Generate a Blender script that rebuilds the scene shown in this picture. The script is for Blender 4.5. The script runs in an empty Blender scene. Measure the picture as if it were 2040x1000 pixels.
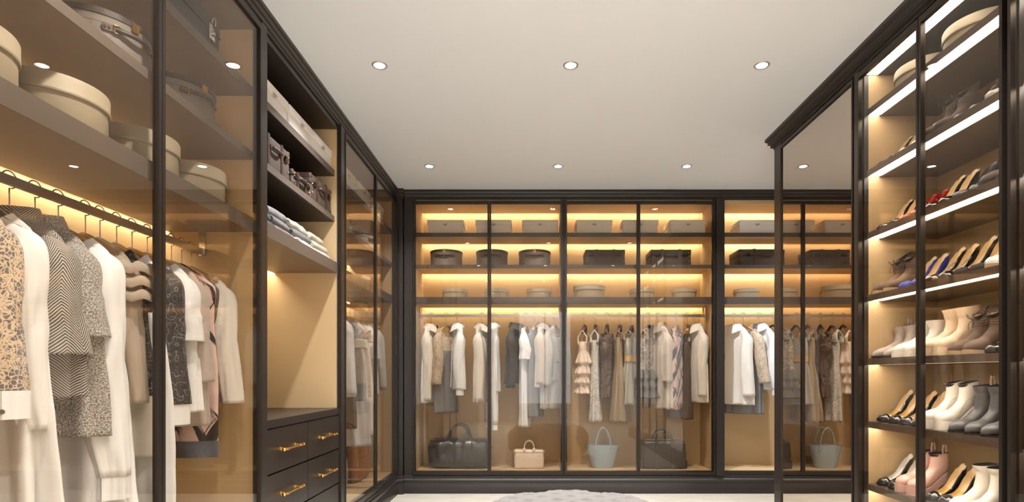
import bpy, math, random
from mathutils import Vector, noise
from math import pi, sin, cos, sqrt, radians

random.seed(7)
SC = bpy.context.scene
COL = SC.collection

# ---------------------------------------------------------------- camera, light, exposure
EYE = 1.09                      # camera height; the picture is a level one-point view with lens shift
CEIL = EYE + 1.68
F = 1150.0                      # focal length in pixels of the 2040 wide frame
VPX, VPY = 1060.0, 745.0
cam = bpy.data.cameras.new('camera')
cam.sensor_width = 36.0
cam.lens = 36.0 * F / 2040.0
cam.shift_x = -(VPX - 1020.0) / 2040.0
cam.shift_y = (VPY - 500.0) / 2040.0
cam.clip_start = 0.02
camo = bpy.data.objects.new('camera', cam)
camo.location = (0, 0, EYE)
camo.rotation_euler = (radians(90), 0, 0)
COL.objects.link(camo)
SC.camera = camo

world = bpy.data.worlds.new('world')
SC.world = world
world.use_nodes = True
world.node_tree.nodes['Background'].inputs[0].default_value = (1.0, 0.95, 0.9, 1)
world.node_tree.nodes['Background'].inputs[1].default_value = 0.4

SC.view_settings.view_transform = 'Standard'
SC.view_settings.look = 'None'
SC.view_settings.gamma = 1.0
SC.view_settings.use_curve_mapping = False
SC.view_settings.exposure = 0.20
SC.cycles.max_bounces = 10
SC.cycles.diffuse_bounces = 5
SC.cycles.glossy_bounces = 5
SC.cycles.transparent_max_bounces = 24
SC.cycles.transmission_bounces = 6
SC.cycles.caustics_reflective = False
SC.cycles.caustics_refractive = False
SC.cycles.sample_clamp_indirect = 4.0
SC.cycles.use_denoising = True

DOWN_SPREAD = radians(110)
DOWN_W = 17.0        # watts of each ceiling downlight
LED_WARM = 32.0       # strip strengths
LED_SHOE = 13.0
WINDOW = 4.0

# ---------------------------------------------------------------- materials
def srgb(r, g, b):
    def f(c):
        c /= 255.0
        return c / 12.92 if c <= 0.04045 else ((c + 0.055) / 1.055) ** 2.4
    return (f(r), f(g), f(b), 1.0)

class NT:
    """small node-tree writer"""
    def __init__(self, name):
        self.m = bpy.data.materials.new(name)
        self.m.use_nodes = True
        self.t = self.m.node_tree
        self.t.nodes.clear()
        self.out = self.t.nodes.new('ShaderNodeOutputMaterial')
    def n(self, typ, props=None, **ins):
        nd = self.t.nodes.new('ShaderNode' + typ)
        for k, v in (props or {}).items():
            setattr(nd, k, v)
        for k, v in ins.items():
            key = int(k[1:]) if k[0] == 'i' and k[1:].isdigit() else k.replace('_', ' ')
            s = nd.inputs[key]
            if isinstance(v, bpy.types.NodeSocket):
                self.t.links.new(v, s)
            else:
                s.default_value = v
        return nd
    def math(self, op, a, b=0.0, c=0.0):
        return self.n('Math', {'operation': op}, i0=a, i1=b, i2=c).outputs[0]
    def mix(self, f, a, b):
        nd = self.t.nodes.new('ShaderNodeMix')
        nd.data_type = 'RGBA'
        for s, v in ((nd.inputs[0], f), (nd.inputs[6], a), (nd.inputs[7], b)):
            if isinstance(v, bpy.types.NodeSocket):
                self.t.links.new(v, s)
            else:
                s.default_value = v
        return nd.outputs[2]
    def step(self, v, lo, hi):
        return self.n('MapRange', {'interpolation_type': 'SMOOTHSTEP'}, i0=v, i1=lo, i2=hi).outputs[0]
    def coord(self, kind='Object', scale=(1, 1, 1)):
        tc = self.n('TexCoord')
        return self.n('Mapping', None, Vector=tc.outputs[kind], Scale=scale).outputs[0]
    def noise(self, vec, scale, detail=3, rough=.55, dist=0):
        return self.n('TexNoise', None, Vector=vec, Scale=scale, Detail=detail, Roughness=rough, Distortion=dist).outputs[0]
    def bump(self, h, strength=.3, dist=.002):
        return self.n('Bump', None, Height=h, Strength=strength, Distance=dist).outputs[0]
    def finish(self, color, rough=.6, metallic=0.0, bump=None, sheen=0.0, coat=0.0, spec=.5, alpha=None):
        b = self.n('BsdfPrincipled', None)
        for k, v in (('Base Color', color), ('Roughness', rough), ('Metallic', metallic), ('Sheen Weight', sheen),
                     ('Coat Weight', coat), ('Specular IOR Level', spec)):
            if isinstance(v, bpy.types.NodeSocket):
                self.t.links.new(v, b.inputs[k])
            else:
                b.inputs[k].default_value = v
        if bump is not None:
            self.t.links.new(bump, b.inputs['Normal'])
        self.t.links.new(b.outputs[0], self.out.inputs[0])
        return self.m

MATS = {}
def plain(name, rgb, rough=.6, metallic=0, var=.08, scale=40, bump=.15, bd=.001, sheen=0, coat=0, spec=.5, coord='Object', vscale=(1, 1, 1)):
    if name in MATS:
        return MATS[name]
    t = NT(name)
    c = srgb(*rgb)
    v = t.coord(coord, vscale)
    nz = t.noise(v, scale)
    dark = tuple(x * (1 - var) for x in c[:3]) + (1,)
    lite = tuple(min(1, x * (1 + var)) for x in c[:3]) + (1,)
    col = t.mix(nz, dark, lite)
    MATS[name] = t.finish(col, rough, metallic, t.bump(nz, bump, bd) if bump else None, sheen, coat, spec)
    return MATS[name]

def cloth(name, rgb, weave=900, sheen=.15, rough=.85, var=.06, bump=.12):
    """plain woven cloth with a fine weave"""
    if name in MATS:
        return MATS[name]
    t = NT(name)
    c = srgb(*rgb)
    uv = t.coord('UV')
    nz = t.noise(uv, weave, 2)
    soft = t.noise(uv, 9, 3)
    f = t.math('ADD', t.math('MULTIPLY', nz, .6), t.math('MULTIPLY', soft, .4))
    col = t.mix(f, tuple(x * (1 - var) for x in c[:3]) + (1,), tuple(min(1, x * (1 + var)) for x in c[:3]) + (1,))
    MATS[name] = t.finish(col, rough, 0, t.bump(nz, bump, .0006), sheen, 0, .3)
    return MATS[name]

def satin(name, rgb, rough=.42, var=.12):
    if name in MATS:
        return MATS[name]
    t = NT(name)
    c = srgb(*rgb)
    uv = t.coord('UV', (30, 2, 1))
    nz = t.noise(uv, 1.0, 3)
    col = t.mix(nz, tuple(x * (1 - var) for x in c[:3]) + (1,), tuple(min(1, x * (1 + var)) for x in c[:3]) + (1,))
    MATS[name] = t.finish(col, rough, 0, t.bump(nz, .25, .004), .1, 0, .5)
    return MATS[name]

def uvxy(t):
    tc = t.n('TexCoord')
    s = t.n('SeparateXYZ', None, Vector=tc.outputs['UV'])
    return tc.outputs['UV'], s.outputs[0], s.outputs[1]

def herring(name, a, b, kx, kz, amp, thr=.5, soft=.2, warp=0.0):
    if name in MATS:
        return MATS[name]
    t = NT(name)
    uv, u, v = uvxy(t)
    if warp:
        w = t.noise(uv, 7, 2)
        u = t.math('ADD', u, t.math('MULTIPLY', w, warp))
    zig = t.math('ABSOLUTE', t.math('SUBTRACT', t.math('FRACT', t.math('MULTIPLY', u, kx)), .5))
    val = t.math('FRACT', t.math('ADD', t.math('MULTIPLY', v, kz), t.math('MULTIPLY', zig, amp)))
    tri = t.math('ABSOLUTE', t.math('SUBTRACT', val, .5))
    nz = t.noise(uv, 500, 2)
    f = t.step(t.math('ADD', tri, t.math('MULTIPLY', t.math('SUBTRACT', nz, .5), .25)), .25 - soft / 2, .25 + soft / 2)
    col = t.mix(f, srgb(*a), srgb(*b))
    MATS[name] = t.finish(col, .9, 0, t.bump(f, .35, .002), .1, 0, .2)
    return MATS[name]

def boucle(name, a, b, scale=260):
    if name in MATS:
        return MATS[name]
    t = NT(name)
    uv, u, v = uvxy(t)
    nz = t.noise(uv, scale, 4, .7)
    f = t.step(nz, .38, .62)
    col = t.mix(f, srgb(*a), srgb(*b))
    MATS[name] = t.finish(col, .95, 0, t.bump(nz, .8, .004), .2, 0, .1)
    return MATS[name]

def lace(name, thread, ground, scale=16, w=.10):
    """floral net: petalled flowers of about 1/scale metre on a fine mesh ground"""
    if name in MATS:
        return MATS[name]
    t = NT(name)
    uv, u, v = uvxy(t)
    wob = t.n('TexNoise', None, Vector=uv, Scale=scale * 1.5, Detail=1.0)
    uvw = t.n('VectorMath', {'operation': 'ADD'}, i0=uv, i1=t.n('VectorMath', {'operation': 'SCALE'}, i0=wob.outputs['Color'], Scale=.35 / scale).outputs[0]).outputs[0]
    big = t.n('TexVoronoi', {'feature': 'F1'}, Vector=uvw, Scale=scale)
    d = big.outputs['Distance']
    rel = t.n('VectorMath', {'operation': 'SUBTRACT'}, i0=uvw, i1=t.n('VectorMath', {'operation': 'SCALE'}, i0=big.outputs['Position'], Scale=1.0).outputs[0])
    s = t.n('SeparateXYZ', None, Vector=rel.outputs[0])
    ang = t.math('ARCTAN2', s.outputs[1], s.outputs[0])
    edge = t.math('ADD', .40, t.math('MULTIPLY', t.math('COSINE', t.math('MULTIPLY', ang, 7.0)), .09))   # petal outline
    q = t.math('DIVIDE', d, edge)
    body = t.math('MULTIPLY', t.step(q, .30, .36), t.math('SUBTRACT', 1.0, t.step(q, .96, 1.04)))
    slit = t.math('MULTIPLY', t.step(t.math('SINE', t.math('MULTIPLY', ang, 21.0)), .35, .6), t.math('MULTIPLY', t.step(q, .58, .62), t.math('SUBTRACT', 1.0, t.step(q, .80, .86))))
    flower = t.math('SUBTRACT', body, slit)
    eye = t.math('SUBTRACT', 1.0, t.step(q, .14, .18))
    net = t.math('SUBTRACT', 1.0, t.step(t.n('TexVoronoi', {'feature': 'DISTANCE_TO_EDGE'}, Vector=uv, Scale=scale * 6.5).outputs['Distance'], w, w * 1.6))
    leaf = t.step(t.math('SINE', t.math('MULTIPLY', t.noise(uv, scale * 1.6, 1.0), 24.0)), .72, .88)
    ground_f = t.math('MAXIMUM', net, t.math('MULTIPLY', leaf, t.step(q, 1.12, 1.2)))
    f = t.math('MAXIMUM', t.math('MAXIMUM', flower, eye), t.math('MULTIPLY', ground_f, t.math('SUBTRACT', 1.0, t.math('MULTIPLY', slit, .8))))
    f = t.math('MINIMUM', f, 1.0)
    col = t.mix(f, srgb(*ground), srgb(*thread))
    MATS[name] = t.finish(col, .85, 0, t.bump(f, .5, .002), .1, 0, .2)
    return MATS[name]

def swirl(name, ground, line, scale=16, k=34.0, thr=.90):
    """dark lace with thin curling outlines"""
    if name in MATS:
        return MATS[name]
    t = NT(name)
    uv, u, v = uvxy(t)
    n1 = t.noise(uv, scale, 1.5, .4)
    lines = t.step(t.math('SINE', t.math('MULTIPLY', n1, k)), thr, thr + .09)
    vor = t.n('TexVoronoi', {'feature': 'F1'}, Vector=uv, Scale=scale * 1.5).outputs['Distance']
    ring = t.step(t.math('SINE', t.math('MULTIPLY', vor, 24.0)), .93, .99)
    f = t.math('MULTIPLY', t.math('MAXIMUM', lines, t.math('MULTIPLY', ring, .7)), .8)
    col = t.mix(f, srgb(*ground), srgb(*line))
    MATS[name] = t.finish(col, .6, 0, t.bump(f, .4, .002), .05, 0, .4)
    return MATS[name]

def brush(name, ground, ink):
    """pink cloth with black brush strokes slanting both ways"""
    if name in MATS:
        return MATS[name]
    t = NT(name)
    uv, u, v = uvxy(t)
    fs = []
    for sgn, off in ((1.0, 0.0), (-1.0, 3.7)):
        p = t.math('ADD', t.math('MULTIPLY', u, .88), t.math('MULTIPLY', v, .47 * sgn))      # across the strokes
        q = t.math('SUBTRACT', t.math('MULTIPLY', u, .47), t.math('MULTIPLY', v, .88 * sgn))  # along them
        vec = t.n('CombineXYZ', None, i0=t.math('MULTIPLY', p, 26.0), i1=t.math('MULTIPLY', q, 3.2), i2=off).outputs[0]
        big = t.noise(vec, 1.0, 1.5, .5)
        hair = t.noise(t.n('CombineXYZ', None, i0=t.math('MULTIPLY', p, 240.0), i1=t.math('MULTIPLY', q, 9.0), i2=off).outputs[0], 1.0, 2)
        fs.append(t.step(t.math('ADD', big, t.math('MULTIPLY', t.math('SUBTRACT', hair, .5), .30)), .56, .60))
    f = t.math('MAXIMUM', fs[0], fs[1])
    MATS[name] = t.finish(t.mix(f, srgb(*ground), srgb(*ink)), .7, 0, None, .05, 0, .3)
    return MATS[name]

def wood(name, rgb, rough=.38, axis=(3, 3, 40), var=.35, coat=.0, spec=.5):
    if name in MATS:
        return MATS[name]
    t = NT(name)
    c = srgb(*rgb)
    v = t.coord('Object', axis)
    g = t.noise(v, 3.0, 5, .6, .6)
    fine = t.noise(t.coord('Object', tuple(a * 6 for a in axis)), 4.0, 3)
    f = t.math('ADD', t.math('MULTIPLY', g, .7), t.math('MULTIPLY', fine, .3))
    col = t.mix(f, tuple(x * (1 - var) for x in c[:3]) + (1,), tuple(min(1, x * (1 + var)) for x in c[:3]) + (1,))
    MATS[name] = t.finish(col, rough, 0, t.bump(f, .18, .0015), 0, coat, spec)
    return MATS[name]

def emit(name, rgb, strength):
    t = NT(name)
    e = t.n('Emission', None, Color=tuple(rgb) + (1,), Strength=strength)
    t.t.links.new(e.outputs[0], t.out.inputs[0])
    MATS[name] = t.m
    return t.m

def glass(name, tint, ior=1.5, rough=.0):
    """thin tinted pane: see-through with Fresnel reflection"""
    t = NT(name)
    tr = t.n('BsdfTransparent', None, Color=tuple(tint) + (1,))
    gl = t.n('BsdfGlossy', None, Color=(1, 1, 1, 1), Roughness=rough)
    f0 = ((ior - 1) / (ior + 1)) ** 2
    face = t.n('LayerWeight', None, Blend=.5).outputs['Facing']     # Schlick, the same from both sides of the pane
    fac = t.math('ADD', f0, t.math('MULTIPLY', t.math('POWER', face, 5.0), 1 - f0))
    mx = t.n('MixShader', None, i0=fac, i1=tr.outputs[0], i2=gl.outputs[0])
    t.t.links.new(mx.outputs[0], t.out.inputs[0])
    MATS[name] = t.m
    return t.m

M_DARK = wood('dark_wood_upright', (36, 28, 23), .36, (28, 28, 1.5))
M_DARKH = wood('dark_wood_across', (36, 28, 23), .36, (1.5, 28, 28))
M_DARKY = wood('dark_wood_along', (36, 28, 23), .36, (28, 1.5, 28))
M_SHELFX = wood('shelf_wood_across', (112, 92, 74), .42, (1.5, 30, 30), .22)
M_SHELFY = wood('shelf_wood_along', (112, 92, 74), .42, (30, 1.5, 30), .22)
M_EDGEL = wood('shelf_edge_along', (94, 82, 72), .45, (30, 1.2, 60), .25)
M_EDGEB = wood('shelf_edge_across', (74, 64, 56), .35, (1.2, 30, 60), .25)
M_TAN = plain('tan_panel', (190, 161, 120), .55, var=.03, scale=300, bump=.06, bd=.0006)
M_FRAME = plain('dark_bronze_metal', (54, 46, 40), .34, .7, var=.03, scale=60, bump=0)
M_GLASS = glass('bronze_glass', (.92, .89, .85), 1.38)
M_MIRROR = plain('smoked_mirror', (212, 200, 188), .0, 1.0, var=0.0, bump=0)
M_CHROME = plain('chrome', (215, 213, 210), .12, 1.0, var=.02, bump=0)
M_STEEL = plain('brushed_steel', (206, 202, 198), .32, 1.0, var=.04, bump=0)
M_GOLD = plain('polished_gold', (224, 172, 92), .16, 1.0, var=.03, bump=0)
M_BRASS = plain('aged_brass', (186, 140, 70), .3, 1.0, var=.05, bump=0)
M_CEIL = plain('ceiling_paint', (231, 233, 237), .9, var=.01, scale=200, bump=.03, bd=.0004)
M_WALL = plain('wall_paint', (205, 203, 202), .9, var=.01, scale=200, bump=.03, bd=.0004)
M_LEDW = emit('led_warm', (1.0, .89, .66), LED_WARM)
M_LEDL = emit('led_warm_left', (1.0, .89, .66), LED_WARM * 1.5)
M_LEDS = emit('led_white', (1.0, .93, .82), LED_SHOE)
M_LENS = emit('lamp_lens', (1.0, .95, .88), 22.0)
M_WIN = emit('daylit_window', (.95, .98, 1.0), WINDOW)
M_BLACK = plain('black_gap', (22, 19, 17), .6, var=.02, bump=0)

def floor_mat():
    t = NT('travertine_floor')
    v = t.coord('Object', (1.2, 14, 1))
    g = t.noise(v, 2.2, 6, .65, 1.0)
    s = t.noise(t.coord('Object', (4, 60, 1)), 3.0, 4, .7)
    f = t.math('ADD', t.math('MULTIPLY', g, .6), t.math('MULTIPLY', s, .4))
    col = t.mix(t.step(f, .3, .7), srgb(150, 138, 121), srgb(194, 184, 168))
    return t.finish(col, .4, 0, None, 0, 0, .4)
M_FLOOR = floor_mat()

# ---------------------------------------------------------------- mesh writing
class MB:
    def __init__(self):
        self.v = []; self.f = []; self.u = []
    def face(self, idx, uv=None):
        self.f.append(tuple(idx)); self.u.append(uv or [(0.0, 0.0)] * len(idx))
    def box(self, x0, x1, y0, y1, z0, z1):
        b = len(self.v)
        self.v += [(x0, y0, z0), (x1, y0, z0), (x1, y1, z0), (x0, y1, z0), (x0, y0, z1), (x1, y0, z1), (x1, y1, z1), (x0, y1, z1)]
        for q in ((3, 2, 1, 0), (4, 5, 6, 7), (0, 1, 5, 4), (1, 2, 6, 5), (2, 3, 7, 6), (3, 0, 4, 7)):
            self.face([b + i for i in q])
        return self
    def cbox(self, cx, cy, cz, sx, sy, sz):
        return self.box(cx - sx / 2, cx + sx / 2, cy - sy / 2, cy + sy / 2, cz - sz / 2, cz + sz / 2)
    def loft(self, rings, closed=True, cap0=False, cap1=False, vs=None):
        """rings: lists of points with one length; uv in metres"""
        b = len(self.v); n = len(rings[0])
        for r in rings:
            self.v += [tuple(p) for p in r]
        # u from the middle ring's arc length
        mid = rings[len(rings) // 2]
        us = [0.0]
        for i in range(n):
            p, q = mid[i], mid[(i + 1) % n]
            us.append(us[-1] + math.dist(p, q))
        if vs is None:
            vs = [0.0]
            for k in range(1, len(rings)):
                vs.append(vs[-1] + sum(math.dist(rings[k][i], rings[k - 1][i]) for i in range(0, n, max(1, n // 4))) / len(range(0, n, max(1, n // 4))))
        m = n if closed else n - 1
        for k in range(len(rings) - 1):
            for i in range(m):
                j = (i + 1) % n
                self.face((b + k * n + i, b + k * n + j, b + (k + 1) * n + j, b + (k + 1) * n + i),
                          [(us[i], vs[k]), (us[i + 1], vs[k]), (us[i + 1], vs[k + 1]), (us[i], vs[k + 1])])
        if cap0:
            self.face([b + i for i in range(n)][::-1], [(rings[0][i][0], rings[0][i][1]) for i in range(n)][::-1])
        if cap1:
            e = b + (len(rings) - 1) * n
            self.face([e + i for i in range(n)], [(rings[-1][i][0], rings[-1][i][1]) for i in range(n)])
        return self
    def lathe(self, prof, n=40, c=(0, 0, 0)):
        rings = [[(c[0] + r * cos(2 * pi * i / n), c[1] + r * sin(2 * pi * i / n), c[2] + z) for i in range(n)] for r, z in prof]
        return self.loft(rings)
    def tube(self, path, r, n=8, flat=1.0, up=(0, 0, 1), cap=True):
        path = [Vector(p) for p in path]
        rr = r if isinstance(r, (list, tuple)) else [r] * len(path)
        rings = []
        side = None
        for i, p in enumerate(path):
            a = path[max(0, i - 1)]; c = path[min(len(path) - 1, i + 1)]
            t = (c - a).normalized()
            if side is None:
                u = Vector(up)
                if abs(t.dot(u)) > .95:
                    u = Vector((1, 0, 0))
                side = t.cross(u).normalized()
            else:
                side = (side - t * side.dot(t)).normalized()
            nn = side.cross(t).normalized()
            rings.append([tuple(p + side * (cos(2 * pi * k / n) * rr[i]) + nn * (sin(2 * pi * k / n) * rr[i] * flat)) for k in range(n)])
        return self.loft(rings, True, cap, cap)
    def prism(self, prof, p0, p1, side, up=(0, 0, 1), m0=0.0, m1=0.0):
        """sweep a 2D profile (s,z) from p0 to p1; side = direction of s; m0/m1 miter shifts per unit s"""
        p0, p1 = Vector(p0), Vector(p1); side = Vector(side); up = Vector(up)
        d = (p1 - p0).normalized()
        r0 = [tuple(p0 + side * s + up * z + d * (m0 * s)) for s, z in prof]
        r1 = [tuple(p1 + side * s + up * z + d * (m1 * s)) for s, z in prof]
        return self.loft([r0, r1], True, True, True)
    def rbox(self, sx, sy, sz, r, c=(0, 0, 0), n=4, rv=None, bulge=0.0):
        """rounded box standing on c; r = radius of upright edges, rv = of top and bottom edges"""
        rv = r * .6 if rv is None else rv
        def outline(ins):
            hx, hy = sx / 2 - ins, sy / 2 - ins
            rad = max(.0005, r - ins)
            pts = []
            for (qx, qy, a0) in ((1, 1, 0), (-1, 1, 90), (-1, -1, 180), (1, -1, 270)):
                for k in range(n + 1):
                    a = radians(a0 + 90 * k / n)
                    pts.append((qx * (hx - rad) + rad * cos(a), qy * (hy - rad) + rad * sin(a)))
            return pts
        levels = []
        for k in range(n + 1):
            a = pi / 2 * k / n
            levels.append((rv * (1 - sin(a)), rv * (1 - cos(a))))
        up = [(rv * (1 - cos(pi / 2 * k / n)), sz - rv * (1 - sin(pi / 2 * k / n))) for k in range(n + 1)]
        midl = [(-bulge, sz * .5)] if bulge else []
        rings = [[(c[0] + x, c[1] + y, c[2] + z) for x, y in outline(i)] for i, z in levels + midl + up]
        return self.loft(rings, True, True, True)
    def merge(self, o, loc=(0, 0, 0), sc=(1, 1, 1)):
        b = len(self.v)
        self.v += [(x * sc[0] + loc[0], y * sc[1] + loc[1], z * sc[2] + loc[2]) for x, y, z in o.v]
        fl = sc[0] * sc[1] * sc[2] < 0
        for f, u in zip(o.f, o.u):
            ff = [b + i for i in f]
            self.f.append(tuple(ff[::-1] if fl else ff)); self.u.append(u[::-1] if fl else u)
        return self
    def mesh(self, name, mat=None, smooth=None, off=None):
        me = bpy.data.meshes.new(name)
        vs = self.v if off is None else [(x - off[0], y - off[1], z - off[2]) for x, y, z in self.v]
        me.from_pydata(vs, [], self.f)
        uv = me.uv_layers.new(name='UVMap')
        flat = [c for fu in self.u for p in fu for c in p]
        uv.data.foreach_set('uv', flat)
        if smooth is not None:
            me.shade_smooth()
            if smooth < 180:
                me.set_sharp_from_angle(angle=radians(smooth))
        if mat is not None:
            me.materials.append(mat)
        me.update()
        return me

def place(name, me, parent=None, loc=(0, 0, 0), rot=(0, 0, 0)):
    o = bpy.data.objects.new(name, me)
    o.location = loc; o.rotation_euler = rot
    if parent is not None:
        o.parent = parent
    COL.objects.link(o)
    return o
def tag(o, label=None, cat=None, group=None, kind=None):
    if label: o['label'] = label
    if cat: o['category'] = cat
    if group: o['group'] = group
    if kind: o['kind'] = kind
    return o
def thing(name, label, cat, loc=(0, 0, 0), rz=0.0, group=None):
    return tag(place(name, None, None, loc, (0, 0, rz)), label, cat, group)
def part(name, mb, mat, root, smooth=None, world=False, parent=None, label=None):
    """a mesh under root (or under parent, a part of root); world=True: coordinates are world ones"""
    o = place(name, mb.mesh(name, mat, smooth, tuple(root.location) if world else None), parent or root)
    if label: o['label'] = label
    return o
def struct(name, mb, mat, smooth=None, label=None, cat=None):
    o = place(name, mb.mesh(name, mat, smooth))
    o['kind'] = 'structure'
    o['label'] = label or name.replace('_', ' ')
    return o
def clone(root, loc, rz=0.0, label=None):
    r = root.copy(); COL.objects.link(r); r.location = loc; r.rotation_euler = (0, 0, rz)
    if label: r['label'] = label
    for ch in root.children:
        c = ch.copy(); COL.objects.link(c); c.parent = r
        for g in ch.children:
            d = g.copy(); COL.objects.link(d); d.parent = c
    return r
def lerp(a, b, t): return a + (b - a) * t
def sm(t): t = max(0.0, min(1.0, t)); return t * t * (3 - 2 * t)
def interp(tab, x):
    if x <= tab[0][0]: return tab[0][1]
    for (x0, y0), (x1, y1) in zip(tab, tab[1:]):
        if x <= x1: return lerp(y0, y1, (x - x0) / (x1 - x0))
    return tab[-1][1]
def sinterp(tab, x):
    if x <= tab[0][0]: return tab[0][1]
    for (x0, y0), (x1, y1) in zip(tab, tab[1:]):
        if x <= x1: return lerp(y0, y1, sm((x - x0) / (x1 - x0)))
    return tab[-1][1]

# ---------------------------------------------------------------- the room
XL, XR, YB = -1.243, 1.735, 5.285        # glass planes of the left, right and back runs
DL, DR, DB = .46, .385, .375             # their inner depths
WLX = XL - DL - .05                      # left wall surface
YREAR = -3.0
XPASS = 3.6                              # the passage behind the right run ends here
H = CEIL

struct('floor', MB().box(WLX - .1, XPASS + .1, YREAR - .1, YB + DB + .15, -.1, 0), M_FLOOR, label='pale travertine floor with streaky grain')
struct('ceiling', MB().box(WLX - .1, XPASS + .1, YREAR - .1, YB + DB + .15, H, H + .1), M_CEIL, label='plain off-white ceiling with recessed downlights')
struct('wall_left', MB().box(WLX - .1, WLX, YREAR - .1, YB + DB + .15, 0, H), M_WALL)
struct('wall_back', MB().box(WLX, XPASS, YB + DB + .03, YB + DB + .15, 0, H), M_WALL)
struct('wall_right', MB().box(XR + DR + .04, XR + DR + .14, YREAR - .1, 4.085, 0, H), M_WALL)
struct('wall_passage', MB().box(XPASS, XPASS + .1, 4.0, YB + DB + .15, 0, H), M_WALL)
struct('wall_passage_side', MB().box(XR + DR + .14, XPASS, 3.985, 4.085, 0, H), M_WALL)
# rear wall with a tall window behind the camera
WX0, WX1, WZ0, WZ1 = -.35, .95, .35, 2.60
rear = MB()
rear.box(WLX, WX0, YREAR - .1, YREAR, 0, H).box(WX1, XR + DR + .04, YREAR - .1, YREAR, 0, H)
rear.box(WX0, WX1, YREAR - .1, YREAR, 0, WZ0).box(WX0, WX1, YREAR - .1, YREAR, WZ1, H)
struct('wall_rear', rear, M_WALL)
wr = MB()
for a, b in ((WX0, WX0 + .05), (WX1 - .05, WX1), ((WX0 + WX1) / 2 - .02, (WX0 + WX1) / 2 + .02)):
    wr.box(a, b, YREAR - .07, YREAR + .005, WZ0, WZ1)
for a, b in ((WZ0, WZ0 + .05), (WZ1 - .05, WZ1)):
    wr.box(WX0, WX1, YREAR - .07, YREAR + .005, a, b)
w1 = struct('window_1', wr, plain('white_window_frame', (225, 222, 216), .5, bump=0), label='tall white framed window in the rear wall')
place('pane', MB().box(WX0, WX1, YREAR - .06, YREAR - .05, WZ0, WZ1).mesh('pane', M_WIN), w1)

# crown moulding (protrusion as share of p, height below ceiling)
def crown_prof(p, h=.088):
    q = [(-.06 / p, -1.0), (.28, -1.0), (.30, -.86), (.55, -.80), (.52, -.62), (.60, -.56), (.78, -.52), (.76, -.34), (.84, -.28), (1.0, -.22), (1.0, 0), (-.06 / p, 0)]
    return [(a * p, b * h) for a, b in q]
def plinth_prof(p, hgt=.163):
    q = [(-.06, 0), (p, 0), (p, hgt - .085), (p - .004, hgt - .08), (p - .006, hgt - .05), (p - .004, hgt - .044), (p - .010, hgt - .03), (p - .014, hgt - .026), (p - .012, hgt - .012), (p - .018, hgt), (-.06, hgt)]
    return q
c1 = MB().prism(crown_prof(.03), (XL, 1.15, H), (XL, YB, H), (1, 0, 0))
struct('trim_1', c1, M_DARKY, 40, 'dark stepped crown moulding along the left wardrobes')
c2 = MB().prism(crown_prof(.03), (XL, YB, H), (XPASS, YB, H), (0, -1, 0))
struct('trim_2', c2, M_DARKH, 40, 'dark stepped crown moulding over the back wardrobes')
c3 = MB().prism(crown_prof(.062), (XR, .3, H), (XR, 4.09, H), (-1, 0, 0), m1=1.0)
c3.prism(crown_prof(.062), (XR, 4.09, H), (XR + DR + .14, 4.09, H), (0, 1, 0), m0=-1.0)
struct('trim_3', c3, M_DARKY, 40, 'dark stepped crown moulding over the shoe cabinet and mirror')
b1 = MB().prism(plinth_prof(.03), (XL, 1.15, 0), (XL, YB, 0), (1, 0, 0))
struct('baseboard_left', b1, M_DARKY, 40, 'dark moulded plinth under the left wardrobes')
b2 = MB().prism(plinth_prof(.03), (XL, YB, 0), (XPASS, YB, 0), (0, -1, 0))
struct('baseboard_back', b2, M_DARKH, 40, 'dark moulded plinth under the back wardrobes')
b3 = MB().prism(plinth_prof(.03), (XR, .3, 0), (XR, 4.09, 0), (-1, 0, 0), m1=1.0)
b3.prism(plinth_prof(.03), (XR, 4.09, 0), (XR + DR + .14, 4.09, 0), (0, 1, 0), m0=-1.0)
struct('baseboard_right', b3, M_DARKY, 40, 'dark moulded plinth under the shoe cabinet and mirror')
# corner pilasters between the left and back runs, and the one between back bays
pil = MB()
pil.box(XL + .002, -1.176, YB - .035, YB + .1, .15, H - .08)
pil.box(-1.168, -1.094, YB - .012, YB + .1, .15, H - .08)
pil.prism(crown_prof(.03), (XL, YB - .035, H), (-1.165, YB - .035, H), (0, -1, 0))
pil.prism(plinth_prof(.03), (XL, YB - .035, 0), (-1.165, YB - .035, 0), (0, -1, 0))
struct('trim_4', pil, M_DARK, 40, 'dark fluted corner pilaster between left and back wardrobes')
struct('trim_5', MB().box(1.677, 1.751, YB - .03, YB + .1, .163, H - .08), M_DARK, label='dark pilaster between the glazed and open back wardrobes')

# ---------------------------------------------------------------- cabinets
T0, T1 = EYE + 1.56, H - .085            # inner top, top of carcass
B0, B1 = .163, EYE - .886                # carcass bottom, inner floor
SH = [(EYE + 1.26, EYE + 1.297), (EYE + .97, EYE + 1.003), (EYE + .643, EYE + .707)]
DOOR_Z0, DOOR_Z1 = .168, EYE + 1.578
ROD_Z = EYE + .552

def frame_bars(a0, a1, z0, z1, w, wt):
    return [(a0, a0 + w, z0, z1), (a1 - w, a1, z0, z1), (a0 + w, a1 - w, z0, z0 + wt), (a0 + w, a1 - w, z1 - wt, z1)]
def rb(mb, run, a0, a1, d0, d1, z0, z1):
    """box in run coordinates: a along the run, d behind its glass plane"""
    if run == 'L': mb.box(XL - d1, XL - d0, a0, a1, z0, z1)
    elif run == 'R': mb.box(XR + d0, XR + d1, a0, a1, z0, z1)
    else: mb.box(a0, a1, YB + d0, YB + d1, z0, z1)
    return mb
def rpt(run, a, d, z):
    return (XL - d, a, z) if run == 'L' else (XR + d, a, z) if run == 'R' else (a, YB + d, z)
WOODZ = {'L': M_DARKY, 'R': M_DARKY, 'B': M_DARKH}
SHELFM = {'L': M_SHELFY, 'R': M_SHELFY, 'B': M_SHELFX}

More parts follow.
